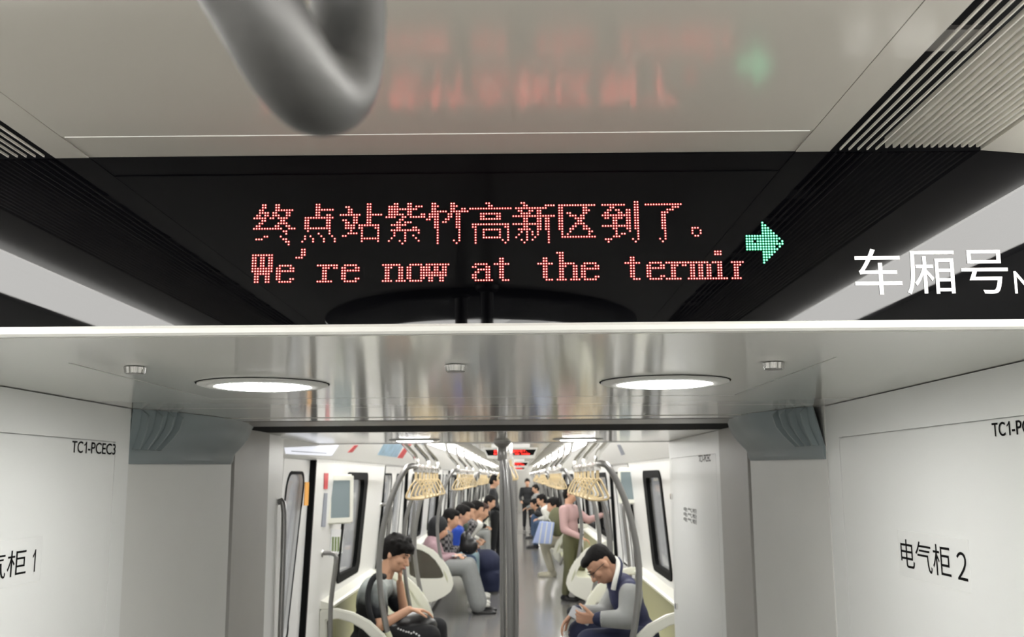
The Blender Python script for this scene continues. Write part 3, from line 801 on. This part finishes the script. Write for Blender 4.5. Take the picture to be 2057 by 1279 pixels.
rail_spans = {-1: [(7.30, 9.75)], 1: [(6.60, 9.75)]}
for s in (-1, 1):
    sd = 'left' if s < 0 else 'right'
    spans = rail_spans[s] + [(a, b) for a, b in bench_spans[1:]]
    for k, (a, b) in enumerate(spans):
        rail_set(s, a, b, 'curved steel grab rail over the %s bench on the %s' % (names[min(k, 5)], sd))
        n = 7 if k == 0 else 8
        if k > 3: continue
        for i in range(n):
            y = a + .22 + (b - a - .5) * i / (n - 1)
            strap(XC + s * .66, y, 1.80, 'tan triangular strap handle over the %s %s bench, %s from the gangway' % (names[k], sd, ORD[i]), 'strap handles over the %s %s bench' % (names[k], sd))
for k in range(6):
    strap(XC + .04 * (k % 2), 9.0 + .9 * k, 1.93, 'tan strap handle over the aisle behind the centre pole, %s from the gangway' % ORD[k], 'strap handles over the aisle')
MB_ = thing('grab_rail', 'steel rail over the middle of the aisle behind the centre pole', 'grab rail', (XC, 11, 1.93))
MB().tube([(XC + .02, 8.6, 1.93), (XC + .02, 14, 1.93)], .014, 8).build('rail', 'chrome', MB_, True)
for y in (8.7, 11.3, 13.9): MB().tube([(XC + .02, y, 1.93), (XC + .02, y, ZC)], .012, 8).build('ceiling_bracket', 'chrome', MB_, True)

# vertical grab bars beside doors
def door_bar(side, y, z0, z1, label, off=.10):
    X = lambda d, z: wx(side, z) - side * d
    t = thing('door_grab_bar', label, 'grab bar', (wx(side, 1), y, 1))
    P = [(X(.0, z0), y, z0), (X(off * .8, z0), y, z0 + .005), (X(off, z0), y, z0 + .05), (X(off, (z0 + z1) / 2), y, (z0 + z1) / 2), (X(off, z1), y, z1 - .06), (X(off * .8, z1), y, z1 - .005), (X(0, z1), y, z1)]
    MB().tube(catmull2(P, 4), .0165, 10).build('bar', 'steel_pole', t, True)
    for z in (z0, z1): MB().ell((X(.0, z), y, z), .012, .03, .03).build('mount', 'chrome', t, True)
door_bar(-1, 7.12, .5, 1.19, 'steel grab bar between first left door and near bench', .10)
t = thing('door_grab_bar', 'dark slim grab bar on the end post at the left door', 'grab bar', (-1.19, 4.95, 1))
MB().tube(catmull2([(-1.196, 4.95, .35), (-1.165, 4.95, .40), (-1.165, 4.95, 1.0), (-1.165, 4.95, 1.55), (-1.196, 4.95, 1.60)], 4), .014, 10).build('bar', 'steel_pole', t, True)
for s in (-1, 1):
    for k, y in enumerate((9.95, 12.2, 17.5, 19.8)):
        door_bar(s, y, .7, 1.45, 'steel grab bar at the %s edge of a %s door, %s one along the wall' % ('near' if k % 2 == 0 else 'far', 'left' if s < 0 else 'right', names[k]))

# ================================================================ signs and pictures in the second car
def wdec(name, side, pts, m, label, cat, th=.004, parent=None, X=None):
    P = []
    for p in pts:
        q = U(*p, X=X if X is not None else wx(side, 1.3)); z = q.z
        if X is None:
            for _ in range(4): q = U(*p, X=wx(side, q.z) - side * .001)
        P.append(q)
    o = quad_slab(P, (-side, 0, 0), th).build(name, m, parent)
    if label: tag(o, label, cat)
    return o
wdec('safety_sticker', -1, [(651, 950), (659, 950), (657, 982), (650, 982)], 'red_print', 'small red upright sign above the intercom strip, left wall', 'sign')
wdec('intercom_strip', -1, [(651, 990), (657, 990), (653, 1058), (645, 1058)], 'print_grey', 'narrow dark grey vertical strip on the left wall below the red sign', 'panel')
o = wdec('door_sticker', -1, [(612, 968), (620, 968), (618, 1015), (610, 1015)], 'orange_print', 'orange vertical warning sticker on the edge of the first left door', 'sticker', X=-1.355)
o = wdec('notice', -1, [(665, 1063), (690, 1063), (686, 1110), (661, 1118)], 'paper_white', 'white notice with green figures below the wall monitor', 'notice')
for k in range(4):
    x = 666 + k * 5.5
    wdec('figure', -1, [(x, 1078), (x + 3.4, 1078), (x + 2.6, 1106), (x - .6, 1108)], 'print_green', None, None, th=.006, parent=o)
# monitor
def monitor(p, yaw, w, h, label, m='cream_plastic'):
    t = thing('wall_monitor', label, 'monitor', p)
    def rot(mb):
        c, s_ = math.cos(yaw), math.sin(yaw)
        mb.v = [(p[0] + a * c - b * s_, p[1] + a * s_ + b * c, p[2] + z) for a, b, z in mb.v]; return mb
    rot(MB().box(-w / 2, w / 2, 0, .09, -h / 2, h / 2)).build('casing', m, t, bevel=.01)
    rot(MB().ringprism(rrect(-w / 2 + .01, w / 2 - .01, -h / 2 + .01, h / 2 - .01, .01), rrect(-w / 2 + .045, w / 2 - .04, -h / 2 + .045, h / 2 - .045, .005), 'y', -.012, .0)).build('bezel', m, t)
    rot(MB().box(-w / 2 + .044, w / 2 - .039, -.003, .002, -h / 2 + .044, h / 2 - .044)).build('screen', 'screen', t)
q = U(682, 1002, X=-1.315)
monitor((q.x, q.y, q.z), math.radians(52), .27, .36, 'cream framed wall monitor with grey blue screen beside the left window')
q = U(1263, 975, X=1.10)
monitor((q.x, q.y, q.z), math.radians(-52), .30, .36, 'cream framed monitor on the right wall beyond the window')
# cove pictures
cn = Vector((.28, 0, -.15)).normalized()
def cove(name, side, pts, m, label, cat, parent=None, th=.003):
    p0 = (XC + side * 1.21, 0, 1.85); n = Vector((side * .28, 0, .15)); n = Vector((-side * .28, 0, -.15))
    d = Vector((side * .15, 0, -.28)); nn = Vector((-side * .28, 0, -.15)).normalized()
    P = [UP(x, y, p0, nn) + nn * .0005 for x, y in pts]
    o = quad_slab(P, nn, th).build(name, m, parent)
    if label: tag(o, label, cat)
    return o
o = cove('route_map', -1, [(571, 899), (680, 894), (666, 915), (574, 911)], 'map_glow', 'long white route map with added glow on the cove above the first left door', 'map')
cove('route_line', -1, [(584, 904.5), (655, 909), (655, 910.3), (584, 905.8)], 'print_grey', None, None, o, .004)
cove('red_sign', -1, [(712, 894), (719, 894), (707, 908), (698, 908)], 'red_print', 'small red slanted sign on the left cove, next to the route map', 'sign')
cove('blue_picture', -1, [(771, 891), (811, 892), (797, 918), (758, 913)], 'blue_print', 'pale blue picture panel on the left cove', 'picture')
cove('red_banner', -1, [(817, 892), (826, 892), (808, 920), (798, 919)], 'red_print', 'red slanted stripe banner beside the blue picture on the left cove', 'sign')
cove('grey_sign', 1, [(1240, 893), (1246, 893), (1256, 912), (1249, 914)], 'print_grey', 'small grey slanted sign on the right cove', 'sign')


# ================================================================ PEOPLE
V = Vector
def lerp(a, b, t): return a + (b - a) * t
def head_mesh(mb, c, fwd, up, s=1.0, detail=True):
    """c: centre of the skull; fwd: where the face looks; returns axes"""
    F = fwd.normalized(); Uq = (up - F * up.dot(F)).normalized(); L = Uq.cross(F)
    ax = (F, L, Uq); P = lambda x, y, z: c + F * x * s + L * y * s + Uq * z * s
    mb.ell(P(-.005, 0, .025), .098 * s, .078 * s, .098 * s, ax)
    mb.ell(P(.030, 0, -.035), .066 * s, .062 * s, .085 * s, ax)
    mb.ell(P(.045, 0, -.078), .045 * s, .042 * s, .034 * s, ax)       # chin and jaw
    if detail:
        mb.cap(P(.092, 0, .008), P(.113, 0, -.030), .009 * s, .014 * s, 8)
        mb.ell(P(.104, .0, -.036), .012 * s, .018 * s, .009 * s, ax, 8)
        mb.ell(P(.088, 0, -.062), .016 * s, .026 * s, .012 * s, ax, 8)
        mb.ell(P(.079, 0, .026), .022 * s, .050 * s, .012 * s, ax, 8)   # brow
        for q in (-1, 1):
            mb.ell(P(.062, q * .040, -.022), .028 * s, .024 * s, .026 * s, ax, 8)  # cheek
            mb.ell(P(-.005, q * .079, -.012), .018 * s, .010 * s, .030 * s, ax, 8)  # ear
    return P, ax
def hand(mb, wrist, d, nrm, s=1.0, curl=.5, thumb=1, spread=.1):
    d = d.normalized(); n = (nrm - d * nrm.dot(d)).normalized(); w = d.cross(n)
    for k in range(4):
        o = (k - 1.5) * .019 * s
        mb.cap(wrist + w * o * .6, wrist + d * .082 * s + w * o, .013 * s, .011 * s, 8)
        L = (.072, .082, .078, .060)[k] * s; p = wrist + d * .085 * s + w * o; a = 0
        dd = (d + w * (k - 1.5) * spread).normalized()
        for q, fr_ in enumerate((.45, .32, .23)):
            a += curl * (.9, 1.0, .7)[q]
            v = dd * math.cos(a) + n * math.sin(a); e = p + v * L * fr_
            mb.cap(p, e, (.0092 - .0009 * q) * s, (.0085 - .0009 * q) * s, 8); p = e
    p = wrist + d * .022 * s - w * thumb * .026 * s
    v = (d * .75 - w * thumb * .62 + n * .25).normalized()
    for q, L in enumerate((.040, .032, .026)):
        e = p + v * L * s; mb.cap(p, e, (.0125 - .0015 * q) * s, (.0115 - .0015 * q) * s, 8); p = e; v = (v + d * .25 + n * .22).normalized()
def chain(mb, pts, rs):
    for (a, b), (ra, rb) in zip(zip(pts, pts[1:]), zip(rs, rs[1:])): mb.cap(a, b, ra, rb, 12)
def shoe(t, ankle, d, s, m, name='shoe'):
    d = V((d.x, d.y, 0)).normalized(); w = V((-d.y, d.x, 0)); mb = MB()
    b = V((ankle.x, ankle.y, ankle.z - .075 * s))
    mb.ell(b - d * .02 * s + V((0, 0, .02 * s)), .06 * s, .038 * s, .05 * s, (d, w, V((0, 0, 1))), 10)
    mb.ell(b + d * .11 * s, .10 * s, .044 * s, .036 * s, (d, w, V((0, 0, 1))), 10)
    mb.cap(b, b + d * .10 * s, .045 * s, .036 * s, 10)
    mb.cap(ankle, b, .042 * s, .05 * s, 10)
    mb.blob(name, m, t, .012, 3)
def person(label, J, s, skin='skin', top='cloth_grey', bottom='cloth_navy', hairm='hair', shoes='leather', fwd=None, up=None, vox=.014, sleeve=1.0, group=None, hood=None, hair_fn=None, loc=None, hands=True, shorts=False, wide=1.0, detail=False):
    """J: joints in world space"""
    t = thing('person', label, 'person', loc or (J['pelvis'].x, J['pelvis'].y, 0), group)
    f = fwd.normalized()
    sh = (J['shL'] - J['shR']); shd = sh.normalized()
    body = MB()
    P, ax = head_mesh(body, J['head'], f, up, s, True)
    body.cap(J['head'] + ax[2] * -.05 * s - ax[0] * .02 * s, J['neck'], .052 * s, .060 * s)
    ch, pe = J['chest'], J['pelvis']; mid = lerp(ch, pe, .5); spine = (ch - pe).normalized()
    front = shd.cross(spine) * -1
    if front.dot(f) < 0: front = -front
    A = (shd, front, spine)
    def torso(mb, g):
        mb.ell(ch, .155 * s + g, .105 * s + g, .17 * s + g, A)
        mb.ell(mid, .135 * s + g, .10 * s + g, .16 * s + g, A)
        mb.ell(pe, .155 * s + g, .115 * s + g, .12 * s + g, A)
        mb.cap(J['shL'], J['shR'], .062 * s + g, .062 * s + g)
        mb.cap(J['neck'] - spine * .03 * s, ch, .07 * s + g, .10 * s + g)
    torso(body, -.012 * s)
    for q in 'LR':
        chain(body, [J['sh' + q], J['el' + q], J['wr' + q]], [.048 * s, .038 * s, .026 * s])
        if 'hip' + q in J: chain(body, [J['hip' + q], J['kn' + q], J['an' + q]], [.08 * s, .055 * s, .036 * s])
        hd = J.get('hd' + q) or (J['wr' + q] - J['el' + q]); hn = J.get('hn' + q) or V((0, 0, -1))
        if hands: hand(body, J['wr' + q] + hd.normalized() * .01 * s, hd, hn, s * 1.02, J.get('cu' + q, .45), J.get('th' + q, 1))
    body.blob('body', skin, t, vox * .55 if detail else vox * .8, 3)
    st = MB(); torso(st, .006 * s)
    for q in 'LR':
        a, b, c = J['sh' + q], J['el' + q], J['wr' + q]
        if sleeve >= 1: chain(st, [a, b, lerp(b, c, .93)], [.068 * s, .056 * s, .042 * s])
        else: chain(st, [a, lerp(a, b, sleeve)], [.072 * s, .066 * s])
    st.blob('top', top, t, vox, 5)
    if 'hipL' in J:
        tr = MB(); tr.ell(pe - spine * .03 * s, .168 * s, .125 * s, .12 * s, A)
        for q in 'LR':
            a, b, c = J['hip' + q], J['kn' + q], J['an' + q]
            if shorts: chain(tr, [a, lerp(a, b, .93)], [.105 * s, .088 * s])
            else: chain(tr, [a, b, lerp(b, c, .95)], [.100 * s, .072 * s * (wide + 1) / 2, .058 * s * wide])
        tr.blob('trousers' if not shorts else 'shorts', bottom, t, vox, 4)
        for q in 'LR': shoe(t, J['an' + q], J.get('ft' + q) or front, s, shoes)
    hb = MB()
    if hood:
        hb.ell(P(-.022, 0, .022), .118 * s, .100 * s, .118 * s, ax); hb.ell(P(-.035, 0, -.07), .085 * s, .09 * s, .09 * s, ax)
        hb.blob('hood', hood, t, vox, 3)
    elif hair_fn: hair_fn(hb, P, ax, s); hb.blob('hair', hairm, t, vox * .7, 2)
    else:
        hb.ell(P(-.022, 0, .045), .098 * s, .086 * s, .090 * s, ax); hb.ell(P(.02, 0, .085), .072 * s, .070 * s, .045 * s, ax)
        hb.ell(P(-.050, 0, -.015), .072 * s, .084 * s, .090 * s, ax)
        for q in (-1, 1): hb.ell(P(.012, q * .070, .030), .035 * s, .020 * s, .040 * s, ax)
        hb.blob('hair', hairm, t, vox * .8, 2)
    return t, P, ax
def pj(d): return {k: (U(v[0], v[1], Y=v[2]) if isinstance(v, tuple) and len(v) == 3 else v) for k, v in d.items()}

# --- man resting his cheek on his hand, left bench
S1 = 1.09
J = pj({'head': (796, 1112, 7.70), 'neck': (770, 1163, 7.72), 'chest': (747, 1206, 7.72), 'pelvis': (735, 1292, 7.75),
        'shR': (757, 1184, 7.50), 'shL': (779, 1180, 7.93), 'elR': (763, 1257, 7.40), 'wrR': (822, 1224, 7.45),
        'elL': (812, 1232, 7.86), 'wrL': (803, 1170, 7.78)})
J['hipR'] = V((-1.10, 7.60, .56)); J['hipL'] = V((-1.10, 7.88, .56)); J['knR'] = V((-.66, 7.52, .56)); J['knL'] = V((-.64, 7.92, .56))
J['anR'] = V((-.62, 7.52, .10)); J['anL'] = V((-.60, 7.92, .10)); J['ftL'] = J['ftR'] = V((1, 0, 0))
J['hdL'] = V((.05, -.1, 1)); J['hnL'] = V((-1, -.3, .2)); J['cuL'] = .55; J['thL'] = -1
J['hdR'] = V((1, .25, -.10)); J['hnR'] = V((.1, 0, -1)); J['cuR'] = .35
fw = V((.90, -.36, -.42)); upv = V((.42, -.05, .9))
def fluffy(hb, P, ax, s):
    hb.ell(P(-.018, 0, .050), .108 * s, .098 * s, .092 * s, ax); hb.ell(P(.045, 0, .075), .066 * s, .080 * s, .042 * s, ax)
    hb.ell(P(-.055, 0, .0), .060 * s, .085 * s, .080 * s, ax)
    for q in (-1, 1): hb.ell(P(.005, q * .070, .025), .035 * s, .022 * s, .045 * s, ax)
    rnd = random.Random(3)
    for k in range(26):
        a = rnd.uniform(-2.2, 2.2); b = rnd.uniform(.1, 1.1)
        p = P(-.018 + .108 * math.cos(a) * math.cos(b), .098 * math.sin(a) * math.cos(b), .05 + .092 * math.sin(b)); hb.ell(p, .02 * s, .02 * s, .016 * s, ax, 8)
    for k in range(7): hb.cap(P(.072, (k - 3) * .019, .082), P(.094, (k - 3) * .02, .040 + .006 * (k % 2)), .016 * s, .006 * s, 8)
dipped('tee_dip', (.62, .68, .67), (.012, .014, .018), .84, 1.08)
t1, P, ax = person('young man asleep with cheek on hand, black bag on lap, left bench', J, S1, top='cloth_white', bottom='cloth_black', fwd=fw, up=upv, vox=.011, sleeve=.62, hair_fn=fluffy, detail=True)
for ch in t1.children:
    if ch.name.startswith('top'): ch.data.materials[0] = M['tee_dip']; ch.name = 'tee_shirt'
def face(t, P, ax, s, glasses=False):
    for q in (-1, 1):
        MB().ell(P(.083, q * .030, .006), .006 * s, .014 * s, .0035 * s, ax, 10).build('eye', 'hair', t, True)
        MB().cap(P(.096, q * .016, .030), P(.088, q * .045, .030), .004 * s, .003 * s, 8).build('eyebrow', 'hair', t, True)
    MB().ell(P(.102, 0, -.062), .008 * s, .020 * s, .0055 * s, ax, 10).build('lips', 'lips', t, True)
    if glasses:
        g = MB()
        for q in (-1, 1):
            c = [P(.108 - .010 * abs(math.cos(a)), q * .032 + .024 * math.cos(a), .004 + .017 * math.sin(a)) for a in [2 * math.pi * k / 14 for k in range(14)]]
            g.tube(c, .0022 * s, 6, True); g.tube([P(.10, q * .056, .008), P(.05, q * .080, .008), P(-.005, q * .086, .0)], .0022 * s, 6)
        g.tube([P(.108, -.008, .008), P(.108, .008, .008)], .002 * s, 6)
        g.build('glasses', 'glasses', t, True)
face(t1, P, ax, S1)
# sling strap over the near shoulder
sp = [U(x, y, Y=Y) for x, y, Y in ((772, 1158, 7.52), (757, 1156, 7.42), (745, 1170, 7.40), (739, 1200, 7.38), (744, 1235, 7.36), (756, 1262, 7.40), (768, 1285, 7.45))]
MB().tube(catmull(sp, 4), .022, 10).build('bag_strap', 'cloth_black', t1, True)
bg = MB(); c = U(826, 1256, Y=7.64)
bg.ell(c, .20, .15, .10); bg.ell(c + V((-.12, 0, -.03)), .14, .16, .09); bg.ell(c + V((.10, .02, -.06)), .10, .14, .08)
o = bg.blob('bag', 'leather', None, .014, 4); tag(o, 'black soft backpack lying on the lap of the sleeping man', 'bag')
rv = random.Random(5)
for k in range(9):
    p = U(800 + k * 5.2, 1262 + k * 1.6 + rv.uniform(-2, 2), Y=7.44)
    MB().ell(p, .008, .005, .007, None, 8).build('buckle', 'paper_white', o, True)

# --- man with glasses bent over his phone, right bench
S2 = 1.05
J = pj({'head': (1208, 1133, 6.98), 'neck': (1237, 1163, 7.02), 'chest': (1258, 1200, 7.05), 'pelvis': (1285, 1272, 7.08),
        'shL': (1268, 1186, 6.80), 'shR': (1248, 1180, 7.26), 'elL': (1262, 1243, 6.72), 'wrL': (1199, 1243, 6.76),
        'elR': (1212, 1234, 7.22), 'wrR': (1152, 1229, 7.05)})
J['hipL'] = V((.82, 6.92, .60)); J['hipR'] = V((.82, 7.20, .60)); J['knL'] = V((.44, 6.80, .62)); J['knR'] = V((.40, 7.12, .64))
J['anL'] = V((.40, 6.80, .10)); J['anR'] = V((.40, 7.10, .10)); J['ftL'] = J['ftR'] = V((-1, 0, 0))
J['hdL'] = V((-1, .1, .05)); J['hnL'] = V((.1, .9, .3)); J['cuL'] = .6; J['thL'] = 1
J['hdR'] = V((-.62, -.2, -.62)); J['hnR'] = V((.5, -.2, -.7)); J['cuR'] = .4
fw2 = V((-.72, -.18, -.78)); up2 = V((-.74, 0, .68))
def crop(hb, P, ax, s):
    hb.ell(P(-.018, 0, .050), .096 * s, .080 * s, .082 * s, ax); hb.ell(P(.045, 0, .085), .058 * s, .062 * s, .036 * s, ax)
    hb.ell(P(-.060, 0, .0), .046 * s, .068 * s, .070 * s, ax)
t2, P, ax = person('man in navy varsity jacket and glasses bent over his phone, right bench', J, S2, skin='skin_tan', top='cloth_navy_jacket', bottom='cloth_navy', fwd=fw2, up=up2, vox=.011, hair_fn=crop, shorts=True, detail=True)
for ch in t2.children:
    if ch.name.startswith('top'): ch.name = 'jacket'
face(t2, P, ax, S2, True)
sl = MB()
for q in 'LR':
    a, b, c = J['sh' + q], J['el' + q], J['wr' + q]
    m_ = MB(); chain(m_, [lerp(a, b, .12), b, lerp(b, c, .80)], [.080 * S2, .066 * S2, .052 * S2]); m_.blob('sleeve', 'cloth_lightgrey', t2, .012, 4)
    for k, mm in enumerate(('cloth_navy', 'cloth_white2', 'cloth_navy')):
        d = .80 + k * .045; MB().cap(lerp(b, c, d), lerp(b, c, d + .03), .049 * S2, .046 * S2).build('cuff_stripe', mm, t2, True)
cl = [U(x, y, Y=Y) for x, y, Y in ((1236, 1121, 7.12), (1242, 1132, 6.93), (1240, 1150, 6.84), (1235, 1168, 6.80), (1232, 1184, 6.80))]
MB().tube(catmull(cl, 4), .017, 8).build('collar', 'cloth_white2', t2, True)
MB().tube([p + V((.022, .006, 0)) for p in catmull(cl, 4)], .012, 8).build('collar_stripe', 'cloth_navy', t2, True)
q = U(1166, 1236, Y=6.80)
mb = MB(); mb.box(-.075, .075, -.006, .006, -.037, .037)
c_, s_ = math.cos(.5), math.sin(.5); mb.v = [(q.x + x * c_ + z * s_, q.y + y_, q.z - x * s_ + z * c_) for x, y_, z in mb.v]
o = mb.build('phone', 'phone_white', None, bevel=.004); tag(o, 'white phone held by the man in the navy varsity jacket', 'phone')
w_ = lerp(J['elR'], J['wrR'], .93)
MB().cap(w_, w_ + (J['wrR'] - J['elR']).normalized() * .03, .040, .040).build('wristband', 'cloth_black', t2, True)

# --- seated passengers further down
def seated(label, side, px, py, Y, s, lean=.10, shift=0, top='cloth_grey', bottom='cloth_denim', shoes='leather', floor_y=None, turn=0, arm='lap', **kw):
    """px, py: skull centre in the photograph, side -1 = left bench facing right"""
    h = U(px, py, Y=Y); d = V((-side, 0, 0)); w = V((0, 1, 0)) * (1 if side < 0 else -1)   # w: to the person's left
    w = V((0, 0, 1)).cross(d)
    pelx = XC + side * (hw(.6) - .27)
    pel = V((pelx, Y, .56)); hd = V((h.x, Y, h.z))
    nk = hd - V((0, 0, .15 * s)) - d * .05 * s
    ch = lerp(nk, pel, .30) - d * .02
    shc = nk - V((0, 0, .06 * s))
    J = {'head': hd, 'neck': nk, 'chest': ch, 'pelvis': pel, 'shL': shc + w * .18 * s, 'shR': shc - w * .18 * s}
    fz = .10
    for q, g in (('L', 1), ('R', -1)):
        J['hip' + q] = pel + w * .09 * g * s; J['kn' + q] = pel + d * .50 + w * .13 * g * s + V((0, 0, .02)); J['an' + q] = V((J['kn' + q].x + d.x * (.02 + shift), J['kn' + q].y, fz))
        J['el' + q] = J['sh' + q] * .45 + J['hip' + q] * .55 + w * .07 * g * s + d * .10
        J['wr' + q] = lerp(J['kn' + q], nk, .28) - w * .07 * g * s + d * -.02
        if arm == 'phone': J['wr' + q] = lerp(J['kn' + q], nk, .42) - w * .10 * g * s + d * .02
        J['ft' + q] = d
    return person(label, J, s, top=top, bottom=bottom, shoes=shoes, fwd=d + V((0, -.15 if turn == 0 else turn, -.35)), up=V((0, 0, 1)), vox=.02, **kw)
seated('seated woman in black hood and mauve jacket with wide grey trousers', -1, 882, 1060, 12.95, 1.12, top='cloth_mauve', bottom='cloth_grey', hood='cloth_black', wide=1.7, arm='phone', shift=.12)
seated('seated man in plaid shirt and blue jeans beside the hooded woman', -1, 906, 1042, 13.7, 1.10, top='cloth_plaid', bottom='cloth_denim', shoes='cloth_white2', arm='phone', shift=.02)
seated('seated passenger in bright blue top and pale jeans, third from the near end', -1, 929, 1033, 14.6, 1.10, top='cloth_blue', bottom='cloth_lightdenim', shoes='cloth_white2')
seated('seated passenger with dark green top behind the one in blue', -1, 938, 1026, 15.3, 1.10, top='cloth_green', bottom='cloth_navy')
seated('seated passenger in dark patterned shirt and grey trousers on the left bench', -1, 957, 1023, 16.0, 1.12, top='cloth_plaid', bottom='cloth_grey', shoes='cloth_white2', shift=.1)
seated('seated brown haired passenger in pale top near the bench end', -1, 968, 1026, 16.7, 1.10, top='cloth_white2', bottom='cloth_grey', hairm='hair_brown', shift=.1)
seated('seated passenger in black far down the left side', -1, 984, 1008, 20.5, 1.1, top='cloth_black', bottom='cloth_lightgrey')
m_ = MB(); m_.ell(V((-.50, 15.2, .42)), .24, .26, .22); m_.ell(V((-.45, 15.2, .22)), .22, .24, .20); m_.box(-.66, -.30, 15.0, 15.4, .02, .3)
tag(m_.blob('bag', 'cloth_navy', None, .025, 4), 'big navy travel bag on the floor by the left bench', 'bag')
m_ = MB(); q = U(950, 1100, Y=13.55); m_.ell(q + V((-.06, .05, .02)), .13, .10, .12); m_.ell(q + V((-.1, .05, .12)), .08, .08, .1)
tag(m_.blob('bag', 'leather', None, .02, 3), 'black shoulder bag on the lap of the man in plaid', 'bag')
q = U(922, 1116, Y=12.85); o = MB().box(q.x - .09, q.x + .09, q.y - .035, q.y + .035, q.z - .006, q.z + .006).build('phone', 'phone_white', None, bevel=.003)
tag(o, 'small pale phone held by the hooded woman in mauve', 'phone')

def standing(label, x, Y, topy, s, face_, top, bottom, arm=None, lean=0, **kw):
    h = U(1041, topy, Y=Y).z - .11 * s; d = V(face_).normalized(); w = V((0, 0, 1)).cross(d)
    hd = V((x, Y, h)) + d * lean; nk = hd - V((0, 0, .16 * s)) - d * .04; L = h / 1.60
    pel = V((x, Y, .93 * L)); ch = lerp(nk, pel, .33)
    J = {'head': hd, 'neck': nk, 'chest': ch, 'pelvis': pel, 'shL': nk + w * .19 * s - V((0, 0, .06)), 'shR': nk - w * .19 * s - V((0, 0, .06))}
    for q, g in (('L', 1), ('R', -1)):
        J['hip' + q] = pel + w * .09 * g * s; J['kn' + q] = V((x, Y, .5 * L)) + w * .10 * g + d * (.04 + .05 * g); J['an' + q] = V((x, Y, .09)) + w * .11 * g + d * .06 * g
        J['el' + q] = J['sh' + q] + V((0, 0, -.30 * L)) + w * .05 * g + d * .03; J['wr' + q] = J['el' + q] + V((0, 0, -.10)) + d * .24 - w * .04 * g
        J['ft' + q] = d
    if arm: J.update(arm(J, d, w))
    return person(label, J, s, top=top, bottom=bottom, fwd=d + V((0, 0, -.3)), up=V((0, 0, 1)), vox=.02, **kw)
standing('standing man in pink shirt and dark trousers holding a pole, right side', .75, 14.2, 976, 1.0, (.9, -.45, 0), 'cloth_pink', 'cloth_olive', arm=lambda J, d, w: {'elL': J['shL'] + d * .22 + V((0, 0, -.16)), 'wrL': J['shL'] + d * .44 + V((0, 0, -.08))})
t3, P, ax = seated('seated woman with beige trousers, stretched legs and green backpack, right side', 1, 1112, 1015, 17.6, 1.15, top='cloth_pink', bottom='cloth_beige', shoes='cloth_beige', shift=-.16, sleeve=.4)
m_ = MB(); m_.ell(U(1119, 1048, Y=17.2), .16, .14, .26)
tag(m_.blob('backpack', 'cloth_olive', None, .02, 3), 'olive backpack worn by the woman in beige trousers', 'backpack')
a = U(1081, 1049, Y=17.0); m_ = MB(); m_.prism([(a.x - .10, a.z - .34), (a.x + .22, a.z - .36), (a.x + .28, a.z), (a.x + .03, a.z + .02)], 'y', 16.95, 17.07)
o = m_.build('bag', 'bag_blue', None, bevel=.01); tag(o, 'pale blue paper bag hanging above the aisle on the right', 'bag')
for k in range(3): MB().prism([(a.x + .0 + k * .09, a.z - .345), (a.x + .02 + k * .09, a.z - .345), (a.x + .08 + k * .085, a.z), (a.x + .06 + k * .085, a.z)], 'y', 16.94, 16.95).build('stripe', 'paper_white', o)
MB().tube(catmull2([(a.x + .07, 17.0, a.z - .01), (a.x + .12, 17.0, a.z + .12), (a.x + .22, 17.0, a.z)], 5), .006, 6).build('bag_handle', 'cloth_white2', o, True)
standing('standing passenger in black behind the centre pole, left', -.50, 21.0, 955, 1.0, (1, 0, 0), 'cloth_black', 'cloth_black')
standing('distant standing passenger in black with pale face, right of the aisle', .30, 33, 962, 1.0, (0, -1, 0), 'cloth_black', 'cloth_black')
standing('distant standing passenger in grey shirt near the far display', .52, 30, 974, 1.0, (-1, -.3, 0), 'cloth_grey', 'cloth_black')
seated('distant seated passenger in dark denim on the right bench', 1, 1074, 1012, 28.0, 1.2, top='cloth_black', bottom='cloth_denim')
seated('distant seated passenger in white on the right bench', 1, 1088, 1004, 24.3, 1.15, top='cloth_white2', bottom='cloth_denim')
